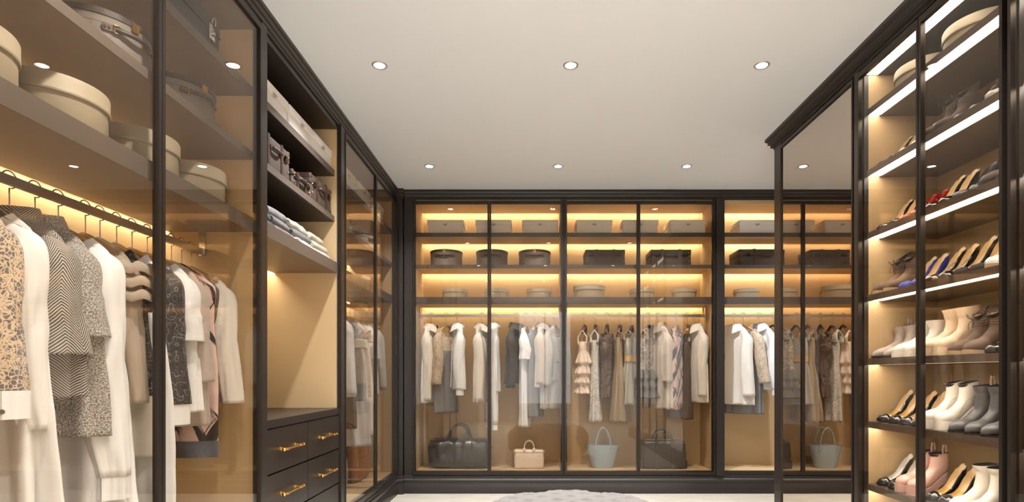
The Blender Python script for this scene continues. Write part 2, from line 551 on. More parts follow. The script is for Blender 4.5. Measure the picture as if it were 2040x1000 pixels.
SLOT = {'B': (.056, .017), 'L': (.058, .024)}          # width and height of the light slot
def carcass(name, label, run, a0, a1, depth, sides=(True, True), t=.03, floor_z=B1, group=None):
    """wardrobe box: two sides (tan inside, dark edge), back, top, bottom"""
    c = rpt(run, (a0 + a1) / 2, depth / 2, B0)
    root = thing(name, label, 'wardrobe', c, 0, group)
    W = dict(root=root, world=True)
    for k, (p, q) in enumerate(((a0, a0 + t), (a1 - t, a1))):
        part('side_panel', rb(MB(), run, p, q, .022, depth, B0, T1), M_TAN, **W)
        part('edge_strip', rb(MB(), run, p, q, .0, .022, B0, T1), M_DARK, **W)
    part('back_panel', rb(MB(), run, a0, a1, depth, depth + .02, B0, T1), M_TAN, **W)
    tp = rb(MB(), run, a0 + t, a1 - t, .0, depth - (SLOT[run][0] if run != 'R' else 0), T0, T1)
    if run != 'R': rb(tp, run, a0 + t, a1 - t, depth - SLOT[run][0], depth, T0 + SLOT[run][1], T1)
    part('top_panel', tp, {'R': M_DARKY, 'L': M_SHELFY, 'B': M_TAN}[run], **W)
    part('bottom_panel', rb(MB(), run, a0 + t, a1 - t, .022, depth, B0, floor_z), M_TAN, **W)
    part('bottom_edge', rb(MB(), run, a0 + t, a1 - t, .0, .022, B0, floor_z), WOODZ[run], **W)
    return root
def shelf(root, run, a0, a1, d0, d1, z0, z1, led=True, mat=None):
    m = MB()
    if led:                                   # rear underside rebated for the hidden light strip
        sl, up = SLOT[run]
        rb(m, run, a0, a1, d0, d1 - sl, z0, z0 + up); rb(m, run, a0, a1, d0, d1, z0 + up, z1)
    else:
        rb(m, run, a0, a1, d0, d1, z0, z1)
    s = part('shelf', m, mat or (M_TAN if run == 'B' else SHELFM[run]), root, world=True)
    if True:
        part('front_edge', rb(MB(), run, a0, a1, d0 - .004, d0, z0 - .0004, z1 + .0004), M_EDGEL if run == 'L' else M_EDGEB, root, world=True, parent=s)
    if led:
        back_led(root, run, a0, a1, d1, z0 + SLOT[run][1], s)
    return s
def back_led(root, run, a0, a1, d1, z0, parent=None):
    part('led_strip', rb(MB(), run, a0 + .005, a1 - .005, d1 - SLOT[run][0] + .004, d1 - SLOT[run][0] + .026, z0 - .003, z0 - .0003), M_LEDL if run == 'L' else M_LEDW, root, world=True, parent=parent, label='glowing warm light strip')
def rod(root, run, a0, a1, d, z, hgt=.026):
    r = part('hanging_rod', rb(MB(), run, a0, a1, d - .008, d + .008, z - hgt / 2, z + hgt / 2), M_STEEL, root, world=True)
    for a in (a0 + .004, a1 - .004):
        part('rod_bracket', rb(MB(), run, a - .006, a + .006, d - .014, d + .014, z - hgt / 2 - .004, SH[2][0]), M_CHROME, root, world=True, parent=r)
    return r
def glass_door(root, run, a0, a1, z0=DOOR_Z0, z1=DOOR_Z1, w=.0155, wt=.03, dd=-.004, pane=None, pname='glass_pane'):
    m = MB()
    for p, q, r, s in frame_bars(a0, a1, z0, z1, w, wt):
        rb(m, run, p, q, dd - .022, dd, r, s)
    d = part('door', m, M_FRAME, root, world=True)
    part(pname, rb(MB(), run, a0 + w - .003, a1 - w + .003, dd - .013, dd - .008, z0 + wt - .003, z1 - wt + .003), pane or M_GLASS, root, world=True, parent=d)
    return d

t = .03
# --- back run -------------------------------------------------------------
xa, xm, xb, xn, xc = -1.094, -.39, .29, .970, 1.677
back1 = carcass('wardrobe', 'glazed back wardrobe left of centre above the black duffel bag', 'B', xa, xb, DB)
back2 = carcass('wardrobe', 'glazed back wardrobe right of centre above the blue tote bag', 'B', xb, xc, DB)
back3 = carcass('wardrobe', 'open doorless back wardrobe beside the mirror door', 'B', 1.751, 3.2, DB, t=.012)
for root, p, q, doors in ((back1, xa, xb, ((xa + .004, xm - .001), (xm + .001, xb - .003))), (back2, xb, xc, ((xb + .003, xn - .001), (xn + .001, xc - .004))), (back3, 1.739, 3.2, ())):
    for z0, z1 in SH:
        shelf(root, 'B', p + t, q - t, .02, DB, z0, z1)
    back_led(root, 'B', p + t, q - t, DB, T0 + SLOT['B'][1])
    rod(root, 'B', p + t, q - t, .185, ROD_Z)
    for a0, a1 in doors:
        glass_door(root, 'B', a0, a1)
# --- left run -------------------------------------------------------------
yl = [1.17, 1.900, 2.612, 2.657, 3.694, 3.782, 4.524, 5.215]
left1 = carcass('wardrobe', 'near left glazed wardrobe full of pale and lace clothes', 'L', 1.15, 2.645, DL)
left3 = carcass('wardrobe', 'far left glazed wardrobe holding the brown leather case', 'L', 3.70, 5.235, DL)
for root, p, q, dr in ((left1, 1.18, 2.615, ((1.172, 1.899), (1.902, 2.604))), (left3, 3.73, 5.205, ((3.768, 4.522), (4.525, 5.22)))):
    for z0, z1 in SH:
        shelf(root, 'L', p, q, .025, DL, z0, z1)
    back_led(root, 'L', p, q, DL, T0 + SLOT['L'][1])
    rod(root, 'L', p, q, .247, ROD_Z)
    for a0, a1 in dr:
        glass_door(root, 'L', a0, a1)
# open niche with drawers
n0, n1 = 2.645, 3.70
niche = thing('open_shelving', 'open tan niche with dark shelves over the chest of drawers', 'shelving', rpt('L', (n0 + n1) / 2, DL / 2, .84))
W = dict(root=niche, world=True)
CT0, CT1 = EYE - .258, EYE - .216
for p, q in ((n0, n0 + .02), (n1 - .02, n1)):
    part('side_panel', rb(MB(), 'L', p, q, .006, DL, CT1, T1), M_TAN, **W)
part('post', rb(MB(), 'L', 2.612, n0 + .017, -.022, -.001, B0, T1), M_DARK, **W)
part('post', rb(MB(), 'L', n1 - .006, 3.764, -.022, -.001, B0, T1), M_DARK, **W)
part('back_panel', rb(MB(), 'L', n0, n1, DL, DL + .02, CT1, T1), M_TAN, **W)
part('top_panel', rb(MB(), 'L', n0 + .02, n1 - .02, .0, DL, T0, T1), M_DARKY, **W)
for k, (z0, z1) in enumerate(SH):
    shelf(niche, 'L', n0 + .02, n1 - .02, .0 if k == 2 else .02, DL, z0, z1, led=(k == 2), mat=M_DARKY if k < 2 else None)
chest = thing('chest_of_drawers', 'dark chest of drawers with gold bar handles under the niche', 'drawers', rpt('L', (n0 + n1) / 2, DL / 2, B0))
W = dict(root=chest, world=True)
top = thing('countertop', 'dark counter slab on the chest of drawers', 'countertop', rpt('L', (n0 + n1) / 2, DL / 2, CT0))
part('slab', rb(MB(), 'L', n0 + .018, n1 - .007, -.012, DL - .001, CT0 + .001, CT1 - .001), M_DARKY, top, world=True)
part('body', rb(MB(), 'L', n0 + .018, n1 - .007, .012, DL - .002, B0, CT0), M_DARKY, **W)
ym = (n0 + n1) / 2
zrows = [(CT0 - .214, CT0 - .004), (CT0 - .432, CT0 - .222), (CT0 - .650, CT0 - .440)]
def handle_mesh():
    m = MB()
    m.tube([(0.03, -.115, 0), (0.03, .115, 0)], .0058, 12)
    for s in (-1, 1):
        m.tube([(0, s * .085, 0), (.03, s * .085, 0)], [.0075, .005], 10, up=(0, 0, 1))
        m.tube([(0.03, s * .072, 0), (.03, s * .098, 0)], .0085, 12)
        m.tube([(.03, s * .115, 0), (.03, s * .121, 0), (.03, s * .126, 0)], [.008, .009, .004], 12)
        m.tube([(-.004, s * .085, 0), (.003, s * .085, 0)], .012, 14)
    return m.mesh('handle', M_GOLD, 50)
HM = handle_mesh()
for z0, z1 in zrows:
    for a0, a1 in ((n0 + .024, ym - .003), (ym + .003, n1 - .012)):
        d = part('drawer', rb(MB(), 'L', a0, a1, -.010, .011, z0, z1), M_DARKY, **W)
        hx = rpt('L', (a0 + a1) / 2, -.010, (z0 + z1) / 2)
        h = place('handle', HM, d, tuple(hx[i] - chest.location[i] for i in range(3)))
        h['label'] = 'polished gold bar handle'
# --- right run ------------------------------------------------------------
SHOE = [EYE + z for z in (1.346, 1.028, .703, .377, .047, -.279, -.604)]
shoe1 = carcass('shoe_cabinet', 'lit glazed shoe cabinet on the right with seven shelves', 'R', 2.085, 3.045, DR)
shoe2 = carcass('shoe_cabinet', 'next shoe cabinet at the right edge, only its far side in view', 'R', 1.10, 2.085, DR)
for r_ in (shoe1, shoe2):
    r_['category'] = 'cabinet'
M_SHOESH = wood('shoe_shelf_wood', (86, 72, 61), .25, (28, 1.5, 28), .15, .2)
for root, p, q in ((shoe1, 2.115, 3.015), (shoe2, 1.13, 2.055)):
    for z in SHOE:
        m = rb(MB(), 'R', p + .002, q - .002, .015, DR, z + .009, z + .033)
        rb(m, 'R', p + .002, q - .002, .015, .0165, z, z + .009); rb(m, 'R', p + .002, q - .002, .077, DR, z, z + .009)
        s = part('shelf', m, M_SHOESH, root, world=True)
        part('led_strip', rb(MB(), 'R', p + .004, q - .004, .0165, .077, z + .0055, z + .0085), M_LEDS, root, world=True, parent=s, label='bright white light strip')
    part('led_strip', rb(MB(), 'R', p + .006, q - .006, .004, .066, T0 - .0006, T0 + .001), M_LEDS, root, world=True, label='bright white light strip')
for root, a0, a1 in ((shoe1, 2.558, 3.038), (shoe1, 2.100, 2.553), (shoe2, 1.60, 2.076), (shoe2, 1.11, 1.595)):
    glass_door(root, 'R', a0, a1, w=.014)
mirror = thing('mirror_cabinet', 'tall cabinet with a smoked mirror door at the end of the right run', 'cabinet', rpt('R', 3.57, DR / 2, B0))
W = dict(root=mirror, world=True)
part('body', rb(MB(), 'R', 3.047, 4.085, .0, DR + .02, B0, T1), M_DARK, **W)
part('post', rb(MB(), 'R', 3.993, 4.092, -.018, -.001, B0, T1 - .003), M_DARK, **W)
part('post', rb(MB(), 'R', 3.042, 3.080, -.018, -.001, B0, T1 - .003), M_DARK, **W)
glass_door(mirror, 'R', 3.085, 3.990, w=.012, wt=.022, dd=-.001, pane=M_MIRROR, pname='mirror_glass')

# ---------------------------------------------------------------- ceiling downlights
ring = MB().lathe([(.029, -.001), (.031, -.004), (.037, -.006), (.0405, -.004), (.0415, 0), (.029, 0)], 40).mesh('trim_ring', plain('downlight_ring', (176, 170, 164), .35, .6, bump=0), 60)
lens = MB().lathe([(.0005, -.0025), (.029, -.0025), (.029, -.001), (.0005, -.001)], 32).mesh('lens', M_LENS)
names = {0: 'near', 1: 'far'}
for j, y in enumerate((3.141, 4.667, 1.615, .09, -1.43)):  # the last three rows are out of view, added to brighten the room
    for i, x in enumerate((-.83, .21, 1.25)):
        side = ('left', 'middle', 'right')[i]
        row = ('nearer row', 'far row', 'added row above the camera', 'added row behind the camera', 'added rearmost row')[j]
        d = thing('downlight', f'{side} recessed ceiling downlight of the {row}', 'downlight', (x, y, H), 0, 'ceiling downlights')
        place('trim_ring', ring, d); place('lens', lens, d)
        l = bpy.data.lights.new('downlight_lamp', 'AREA')
        l.shape = 'DISK'; l.size = .056; l.spread = DOWN_SPREAD; l.energy = DOWN_W * (1.05, 1.3, 1.4, 2.8, 2.8)[j]; l.color = (.92, .96, 1.0)
        place('lamp', l, d, (0, 0, -.008))
d = thing('downlight', 'added recessed downlight of the passage behind the mirror, lighting the open wardrobe', 'downlight', (2.6, 4.667, H), 0, 'ceiling downlights')  # unseen lamp added to light the open back wardrobe
place('trim_ring', ring, d); place('lens', lens, d)
l = bpy.data.lights.new('downlight_lamp', 'AREA'); l.shape = 'DISK'; l.size = .056; l.spread = DOWN_SPREAD; l.energy = DOWN_W; l.color = (.92, .96, 1.0)
place('lamp', l, d, (0, 0, -.008))

# ---------------------------------------------------------------- ottoman
def ottoman():
    o = thing('ottoman', 'round button-tufted pale fabric ottoman on the floor', 'ottoman', (.21, 2.98, 0))
    R = .52
    zt = .435
    btn = []
    s = .155
    for j in range(-5, 6):
        for i in range(-5, 6):
            x = (i + (.5 if j % 2 else 0)) * s; y = j * s * .62
            if math.hypot(x, y) < R - .06: btn.append((x, y))
    def hgt(x, y):
        r = math.hypot(x, y)
        h = zt - .09 * max(0, (r - (R - .12)) / .12) ** 2.2 - .03 * (r / R) ** 2
        ds = sorted(math.hypot(x - bx, y - by) for bx, by in btn)
        d0, d1 = ds[0], ds[1]
        h -= .045 * math.exp(-(d0 / .035) ** 2)
        h -= .014 * math.exp(-((d1 - d0) / .022) ** 2) * min(1, d0 / .03)
        return h
    rings = []
    n = 120
    for k in range(56):
        r = .004 + (R - .004) * k / 55
        rings.append([(r * cos(2 * pi * i / n), r * sin(2 * pi * i / n), hgt(r * cos(2 * pi * i / n), r * sin(2 * pi * i / n))) for i in range(n)])
    e = rings[-1]
    rings.append([(x * 1.012, y * 1.012, z - .03) for x, y, z in e])
    rings.append([(x * 1.0, y * 1.0, .12) for x, y, z in e])
    rings.append([(x * .97, y * .97, .10) for x, y, z in e])
    part('cushion', MB().loft(rings, True, True, False), boucle('ottoman_linen', (102, 94, 88), (122, 114, 107), 420), o, 180)
    part('base', MB().lathe([(.001, .05), (.47, .05), (.48, .06), (.48, .10), (.001, .10)], 64), M_DARK, o, 40)
    for a in range(4):
        x, y = .36 * cos(a * pi / 2 + .785), .36 * sin(a * pi / 2 + .785)
        part('foot', MB().lathe([(.001, 0), (.02, 0), (.03, .05), (.001, .05)], 20, (x, y, 0)), M_DARK, o, 40)
    bm = MB().lathe([(.001, .008), (.009, .006), (.013, 0), (.001, -.004)], 14).mesh('button', MATS['ottoman_linen'], 180)
    for bx, by in btn:
        place('button', bm, o, (bx, by, hgt(bx, by) + .001))
ottoman()

# ---------------------------------------------------------------- boxes on shelves
M_BOX = plain('white_linen_box', (230, 222, 214), .85, var=.04, scale=500, bump=.2, bd=.0006)
M_HATC = plain('cream_hatbox', (152, 138, 115), .6, var=.04, scale=200, bump=.1, bd=.0005)
M_HATG = plain('grey_hatbox', (118, 107, 97), .6, var=.05, scale=300, bump=.15, bd=.0006)
M_LEATH = plain('brown_leather', (96, 62, 42), .5, var=.2, scale=60, bump=.3, bd=.001)
M_LEATHD = plain('dark_strap_leather', (62, 46, 38), .5, var=.15, scale=60, bump=.3, bd=.001)

def box_meshes():
    b = MB().rbox(.318, .25, .088, .004, n=2).mesh('box_body', M_BOX, 40)
    l = MB().rbox(.334, .264, .042, .004, (0, 0, .083), n=2).mesh('lid', M_BOX, 40)
    tb = MB()
    pts = [(-.018, -.136, .072)] + [(-.018 * cos(pi * k / 10), -.138 - .001, .072 - .017 * sin(pi * k / 10)) for k in range(11)]
    r0 = [(-.019 * cos(pi * k / 10), -.131, .090 - .017 * sin(pi * k / 10)) for k in range(11)]
    r1 = [(x, -.138, z) for x, y, z in r0]
    tb.loft([r0, r1], True, True, True)
    return b, l, tb.mesh('pull_tab', plain('box_tab', (170, 156, 142), .7, bump=0))
BOXM = box_meshes()
def storage_box(x, y, z, rz, label):
    o = thing('storage_box', label, 'box', (x, y, z), rz, 'lidded white storage boxes')
    place('box_body', BOXM[0], o)
    l = place('lid', BOXM[1], o)
    place('pull_tab', BOXM[2], l)
    return o
BZ = SH[0][1]
def bx(px, depth=5.45): return (px - VPX) * depth / F
ordn = ('leftmost', 'middle', 'rightmost')
for k, px in enumerate((887, 983, 1076)):
    storage_box(bx(px, YB + .045), YB + .175, BZ, 0, f'{ordn[k]} white lidded box on top shelf of the left back wardrobe')
for k, px in enumerate((1184, 1276, 1371)):
    storage_box(bx(px, YB + .045), YB + .175, BZ, 0, f'{ordn[k]} white lidded box on top shelf of the right back wardrobe')
storage_box(bx(1509, YB + .045), YB + .175, BZ, 0, 'white lidded box on top shelf of the open back wardrobe')
storage_box(bx(1618, YB + .045), YB + .175, BZ, 0, 'second white lidded box of the open back wardrobe behind the mirror')
for k, y in enumerate((2.86, 3.205, 3.525)):
    storage_box(XL - .165, y, BZ, pi / 2, f'white lidded box on top shelf of the open niche, {("nearest", "middle", "farthest")[k]} of three')
for k, y in enumerate((4.03, 4.40, 4.81)):
    storage_box(XL - .165, y, BZ, pi / 2, f'white lidded box on top shelf of far left wardrobe, {("nearest", "middle", "farthest")[k]} of three')

def hat_meshes(R, h, mat, seed):
    lh = h * .36
    body = MB().lathe([(.001, 0), (R * .955, 0), (R * .965, .004), (R * .965, h - .004), (.001, h - .004)], 56).mesh('box_body', mat, 40)
    lid = MB().lathe([(R * .972, h - lh), (R, h - lh), (R * 1.006, h - lh + .003), (R * 1.006, h - lh + .007), (R, h - lh + .009), (R, h - .005), (R * .985, h), (.001, h)], 56).mesh('lid', mat, 40)
    return body, lid
HAT_S = hat_meshes(.118, .092, M_HATC, 0)
HAT_L = hat_meshes(.150, .122, M_HATC, 1)
HAT_A = hat_meshes(.150, .145, M_HATC, 2)
def hat_box(ms, x, y, z, label):
    o = thing('hat_box', label, 'hat box', (x, y, z), 0, 'plain round hat boxes')
    place('box_body', ms[0], o); place('lid', ms[1], o)
HZ = SH[2][1]
for k, px in enumerate((906, 990, 1073.5)):
    hat_box(HAT_S, bx(px, 5.48), YB + .20, HZ, f'small round cream hat box on lowest shelf of left back wardrobe, {ordn[k]}')
hat_box(HAT_L, bx(1173.5, 5.48), YB + .195, HZ, 'largest round hat box on lowest shelf of the right back wardrobe')
for k, px in enumerate((1279, 1363)):
    hat_box(HAT_S, bx(px, 5.48), YB + .20, HZ, f'small round hat box on lowest shelf of right back wardrobe, {("middle", "rightmost")[k]}')
hat_box(HAT_S, bx(1487, 5.48), YB + .20, HZ, 'small round hat box in the open back wardrobe')
for k, y in enumerate((1.41, 1.73, 2.09, 2.42)):
    hat_box(HAT_A, XL - .205, y, HZ, f'round cream hat box over the clothes rod of near left wardrobe, {("nearest", "second nearest", "third", "farthest")[k]}')
for k, y in enumerate((4.15, 4.75)):
    hat_box(HAT_S, XL - .21, y, HZ, f'round hat box on lowest shelf of far left wardrobe, {("nearer", "farther")[k]}')
for k, y in enumerate((2.83, 2.49, 2.14)):
    hat_box(HAT_L, XR + .215, y, SHOE[0] + .033, f'round cream hat box on top shelf of the shoe cabinet, {("left", "middle", "right")[k]}')

def strapped_meshes():
    R, h = .148, .15
    body = MB().lathe([(.001, 0), (R, 0), (R, h * .70), (.001, h * .70)], 56).mesh('box_body', M_HATG, 40)
    lid = MB().lathe([(.001, h * .70), (R, h * .70), (R + .001, h * .705), (R + .001, h - .022), (.001, h - .022)], 56).mesh('lid', M_HATG, 40)
    rim = MB().lathe([(R + .0, h - .022), (R + .004, h - .021), (R + .004, h - .002), (R - .002, h + .001), (R - .02, h + .002), (.001, h + .003)], 56).mesh('leather_rim', M_LEATHD, 40)
    def arc(a0, a1, r, z, n=18): return [(r * sin(radians(lerp(a0, a1, k / n))), -r * cos(radians(lerp(a0, a1, k / n))), z) for k in range(n + 1)]
    hd = MB()
    pa = [(r_[0], r_[1], z) for r_, z in zip([((R + .004 + .016 * sin(pi * k / 18)) * sin(radians(lerp(-22, 22, k / 18))), -(R + .004 + .016 * sin(pi * k / 18)) * cos(radians(lerp(-22, 22, k / 18)))) for k in range(19)], [h * .62 - .004 * sin(pi * k / 18) for k in range(19)])]
    hd.tube(pa, .0075, 8)
    hd = hd.mesh('handle', M_LEATHD, 60)
    tabs = []
    for s in (-1, 1):
        m = MB()
        r0 = arc(s * 20, s * 37, R + .002, h * .62 + .011, 10); r1 = arc(s * 20, s * 37, R + .002, h * .62 - .011, 10)
        r0[-1] = (r0[-1][0] * .985 + 0, r0[-1][1], h * .62 + .003); r1[-1] = (r1[-1][0] * .985, r1[-1][1], h * .62 - .003)
        o0 = [(x * 1.025, y * 1.025, z) for x, y, z in r0]; o1 = [(x * 1.025, y * 1.025, z) for x, y, z in r1]
        m.loft([r0, o0, o1, r1], False)
        tabs.append(m.mesh('handle_tab', M_LEATHD, 40))
    bk = MB()
    a, b, c, d = (sin(radians(18)), -cos(radians(18)), 0, 0)
    for s in (-1, 1):
        q = arc(s * 22 - 3, s * 22 + 3, R + .008, h * .62, 4)
        bk.tube([(x, y, z + .012) for x, y, z in q] + [(x, y, z - .012) for x, y, z in q[::-1]] + [(q[0][0], q[0][1], q[0][2] + .012)], .0016, 6)
    bk = bk.mesh('buckle', M_BRASS, 60)
    plate = MB().box(-.012, .012, -R - .007, -R - .002, h - .036, h - .008).mesh('clasp', M_BRASS)
    stud = MB().lathe([(.001, .004), (.004, .002), (.005, 0)], 8)
    return body, lid, rim, hd, tabs, bk, plate
STR = strapped_meshes()
def strapped(x, y, z, rz, label):
    o = thing('strapped_hat_box', label, 'hat box', (x, y, z), rz, 'grey hat boxes with leather handles')
    place('box_body', STR[0], o); l = place('lid', STR[1], o); place('leather_rim', STR[2], l)
    h = place('handle', STR[3], o)
    for tb in STR[4]: place('handle_tab', tb, h)
    place('buckle', STR[5], h); place('clasp', STR[6], o)
    st = STR_STUD
    for a in (-33, -29, 29, 33):
        rr = .156
        place('stud', st, h, (rr * sin(radians(a)), -rr * cos(radians(a)), .093), (pi / 2, 0, radians(a)))
STR_STUD = MB().lathe([(.0005, .003), (.003, .002), (.004, 0), (.0005, 0)], 8).mesh('stud', M_BRASS, 60)
SZ = SH[1][1]
for k, px in enumerate((889, 980, 1065)):
    strapped(bx(px, 5.46), YB + .19, SZ, 0, f'{ordn[k]} grey hat box with leather handle in the left back wardrobe')
for k, y in enumerate((1.93, 2.33)):
    strapped(XL - .205, y, SZ, pi / 2 - .25, f'grey buckled hat box on middle shelf of near left wardrobe, {("nearer", "farther")[k]}')
for k, y in enumerate((4.1, 4.78)):
    strapped(XL - .205, y, SZ, pi / 2, f'grey buckled hat box on middle shelf of far left wardrobe, {("nearer", "farther")[k]}')

# suitcases
M_CASE = plain('grey_brown_canvas', (70, 56, 46), .7, var=.18, scale=90, bump=.3, bd=.0008)
M_CASED = plain('dark_canvas', (52, 43, 37), .7, var=.18, scale=90, bump=.3, bd=.0008)
M_STRAP = plain('tan_strap_leather', (62, 37, 25), .5, var=.22, scale=50, bump=.3, bd=.001)
RIV = MB().lathe([(.0005, .004), (.0035, .003), (.005, 0), (.0005, 0)], 10).mesh('rivet', M_BRASS, 60)
def case_parts(w, d, h, mat, strap=M_STRAP, metal=M_BRASS):
    P = {}
    P['shell'] = [MB().rbox(w, d, h * .60, .014, n=4, rv=.005).mesh('shell', mat, 50)]
    P['lid'] = [MB().rbox(w + .002, d + .002, h * .40 - .002, .014, (0, 0, h * .60 + .002), n=4, rv=.012).mesh('lid', mat, 50)]
    P['strap'] = []
    for s in (-1, 1):
        x = s * w * .215
        m = MB()
        o = .004; ww = .011
        prof = [(-d / 2 - o, .001), (-d / 2 - o, h + o * .5), (-d / 2 + .006, h + o), (d / 2 - .006, h + o), (d / 2 + o, h + o * .5), (d / 2 + o, .001)]
        inn = [(-d / 2 + .0, .001), (-d / 2 + .0, h - .002), (-d / 2 + .008, h), (d / 2 - .008, h), (d / 2, h - .002), (d / 2, .001)]
        m.loft([[(x - ww, y, z) for y, z in prof], [(x + ww, y, z) for y, z in prof], [(x + ww, y, z) for y, z in inn], [(x - ww, y, z) for y, z in inn], [(x - ww, y, z) for y, z in prof]], False)
        P['strap'].append(m.mesh('strap', strap, 40))
    m = MB().tube([(-.045, -d / 2 - .002, h * .64), (-.042, -d / 2 - .016, h * .63), (-.02, -d / 2 - .021, h * .61), (.02, -d / 2 - .021, h * .61), (.042, -d / 2 - .016, h * .63), (.045, -d / 2 - .002, h * .64)], .008, 8)
    for s in (-1, 1):
        m.cbox(s * .052, -d / 2 - .004, h * .64, .022, .008, .02)
    P['handle'] = [m.mesh('handle', strap, 50)]
    P['latch'] = []
    for s in (-1, 1):
        m = MB().cbox(s * w * .34, -d / 2 - .004, h * .60, .034, .008, .016).cbox(s * w * .33, -d / 2 - .005, h * .72, .022, .006, .008).cbox(s * w * .33, -d / 2 - .006, h * .66, .010, .007, .022)
        P['latch'].append(m.mesh('latch', plain('dark_iron', (46, 36, 30), .4, .6, bump=0)))
    P['corner'] = []
    for s in (-1, 1):
        for zz in (.001, h - .030):
            P['corner'].append(MB().rbox(.03, d + .006, .029, .014, (s * (w / 2 - .0128), 0, zz), n=3, rv=.004).mesh('corner_guard', strap if mat is M_CASE else M_LEATHD, 50))
    return P, (w, d, h)
def suitcase(P, x, y, z, rz, label, name='suitcase', nostrap=False):
    P, (w, d, h) = P
    o = thing(name, label, 'suitcase', (x, y, z), rz, 'vintage suitcases')
    for nm, ms in P.items():
        if nostrap and nm in ('strap',): continue
        for me in ms:
            place(me.name.split('.')[0], me, o)
    for s in (-1, 1):
        for zz in (.3, .62, .78):
            place('rivet', RIV, o, (s * (w / 2 - .022), -d / 2 - .003, h * zz), (pi / 2, 0, 0))
    return o
CASE_A = case_parts(.365, .26, .150, M_CASE)
CASE_B = case_parts(.372, .26, .150, M_CASED)
CASE_C = case_parts(.50, .28, .152, M_CASE)
CASE_D = case_parts(.345, .28, .158, M_CASE)
CASE_E = case_parts(.25, .26, .085, M_CASED)
suitcase(CASE_A, bx(1206, YB + .06), YB + .19, SZ, 0, 'brown vintage suitcase left of the other in the right back wardrobe')
suitcase(CASE_B, bx(1337, YB + .06), YB + .19, SZ, 0, 'dark strapped vintage suitcase at right end of the right back wardrobe')
suitcase(CASE_C, bx(1526, YB + .06), YB + .19, SZ, 0, 'wide strapped vintage suitcase in the open back wardrobe')
suitcase(CASE_D, XL - .17, 2.86, SZ, pi / 2, 'nearest strapped brown suitcase on the niche shelf')
suitcase(CASE_E, XL - .155, 3.175, SZ, pi / 2, 'low dark suitcase between two taller ones in the niche')
suitcase(CASE_D, XL - .17, 3.49, SZ, pi / 2, 'farthest strapped brown suitcase on the niche shelf')
# black case with chrome latches on the near left top shelf
def black_case():
    o = thing('trunk_case', 'black hard case with chrome latches on the near left top shelf', 'case', (XL - .19, 2.15, BZ), pi / 2)
    w, d, h = .50, .27, .15
    bk = plain('black_case_shell', (48, 46, 46), .5, var=.08, scale=200, bump=.2, bd=.0006)
    part('shell', MB().rbox(w, d, h * .62, .008, n=3), bk, o, 50)
    part('lid', MB().rbox(w + .003, d + .003, h * .37, .008, (0, 0, h * .63), n=3), bk, o, 50)
    for x in (-.15, .18):
        l = part('latch', MB().rbox(.045, .010, .062, .003, (x, -d / 2 - .005, h * .32), n=2), M_CHROME, o, 40)
        m = MB().tube([(x - .012, -d / 2 - .012, h * .75), (x - .010, -d / 2 - .016, h * .93), (x + .010, -d / 2 - .016, h * .93), (x + .012, -d / 2 - .012, h * .75)], .003, 8)
        m.tube([(x, -d / 2 - .010, h * .5), (x, -d / 2 - .016, h * .5)], [.010, .008], 14)
        part('clasp_loop', m, M_CHROME, o, 50, parent=l)
    part('seam_strip', MB().box(-w / 2 - .002, w / 2 + .002, -d / 2 - .004, d / 2 + .004, h * .615, h * .635), plain('seam_metal', (90, 88, 86), .3, 1, bump=0), o)
black_case()
# ---------------------------------------------------------------- clothes
C_WHITE = cloth('white_cotton', (226, 225, 226))
C_WHITE2 = cloth('white_twill', (221, 218, 216), 500, bump=.3)
C_CREAM = cloth('cream_wool', (219, 211, 201))
C_IVORY = cloth('ivory_linen', (210, 202, 190))
C_TAUPE = cloth('taupe_knit', (164, 148, 132))
C_GREY = satin('grey_satin', (124, 120, 120), .5)
C_LGREY = cloth('light_grey_wool', (172, 167, 162))
C_PGREY = cloth('pale_grey_wool', (190, 184, 177))
C_BROWN = cloth('brown_silk', (92, 76, 66), rough=.6)
C_NAVY = cloth('slate_band', (86, 84, 92))
C_LACE = lace('cream_lace', (204, 182, 156), (112, 107, 106), 15, .06)
C_LACEB = lace('cream_lace_small', (206, 186, 162), (120, 108, 100), 22)
C_BLACKL = swirl('black_lace', (42, 40, 41), (136, 134, 134), 20)
C_BLACKJ = swirl('black_brocade', (46, 43, 41), (112, 106, 100), 34)
C_HERRD = herring('chevron_knit', (62, 60, 64), (190, 180, 168), 8.0, 130.0, 15.0, soft=.3, warp=.03)
C_HERRB = herring('brown_herringbone', (128, 112, 104), (208, 194, 184), 55.0, 210.0, 3.2, soft=.3)
C_BOUC = boucle('grey_boucle', (92, 88, 86), (206, 198, 190), 230)
C_TWEED = boucle('pale_tweed', (176, 160, 148), (226, 214, 204), 380)
C_PINKB = brush('pink_black_brush', (206, 176, 168), (32, 28, 28))
C_TAUPES = satin('bronze_taffeta', (150, 132, 108), .35, .2)
C_GREYS = satin('silver_grey_satin', (168, 162, 152), .38)
C_PLUM = satin('plum_brown_satin', (98, 80, 74), .4, .2)
C_WLACE = lace('white_lace', (216, 212, 206), (140, 132, 124), 16)
C_BLUSH = lace('blush_lace', (232, 214, 198), (200, 176, 156), 22)
C_DLACE = lace('dark_lace', (190, 178, 164), (70, 64, 60), 26, .06)
C_TULLE = satin('smoke_tulle', (104, 98, 92), .6, .25)
C_GOLDB = lace('gold_band', (214, 178, 120), (170, 130, 80), 40)
C_RIB = herring('ribbed_white', (196, 190, 184), (226, 222, 216), 160.0, 0.01, 4.0)
W_LIGHT = wood('beech_hanger', (190, 150, 104), .45, (2, 30, 30), .12)
W_DARK = wood('walnut_hanger', (84, 52, 36), .4, (2, 30, 30), .2)
W_BLACK = plain('black_hanger', (44, 38, 36), .4, var=.05, bump=0)
W_WHITE = plain('white_hanger', (206, 198, 190), .5, var=.03, bump=0)
NECK = .098          # neck line below the rod centre

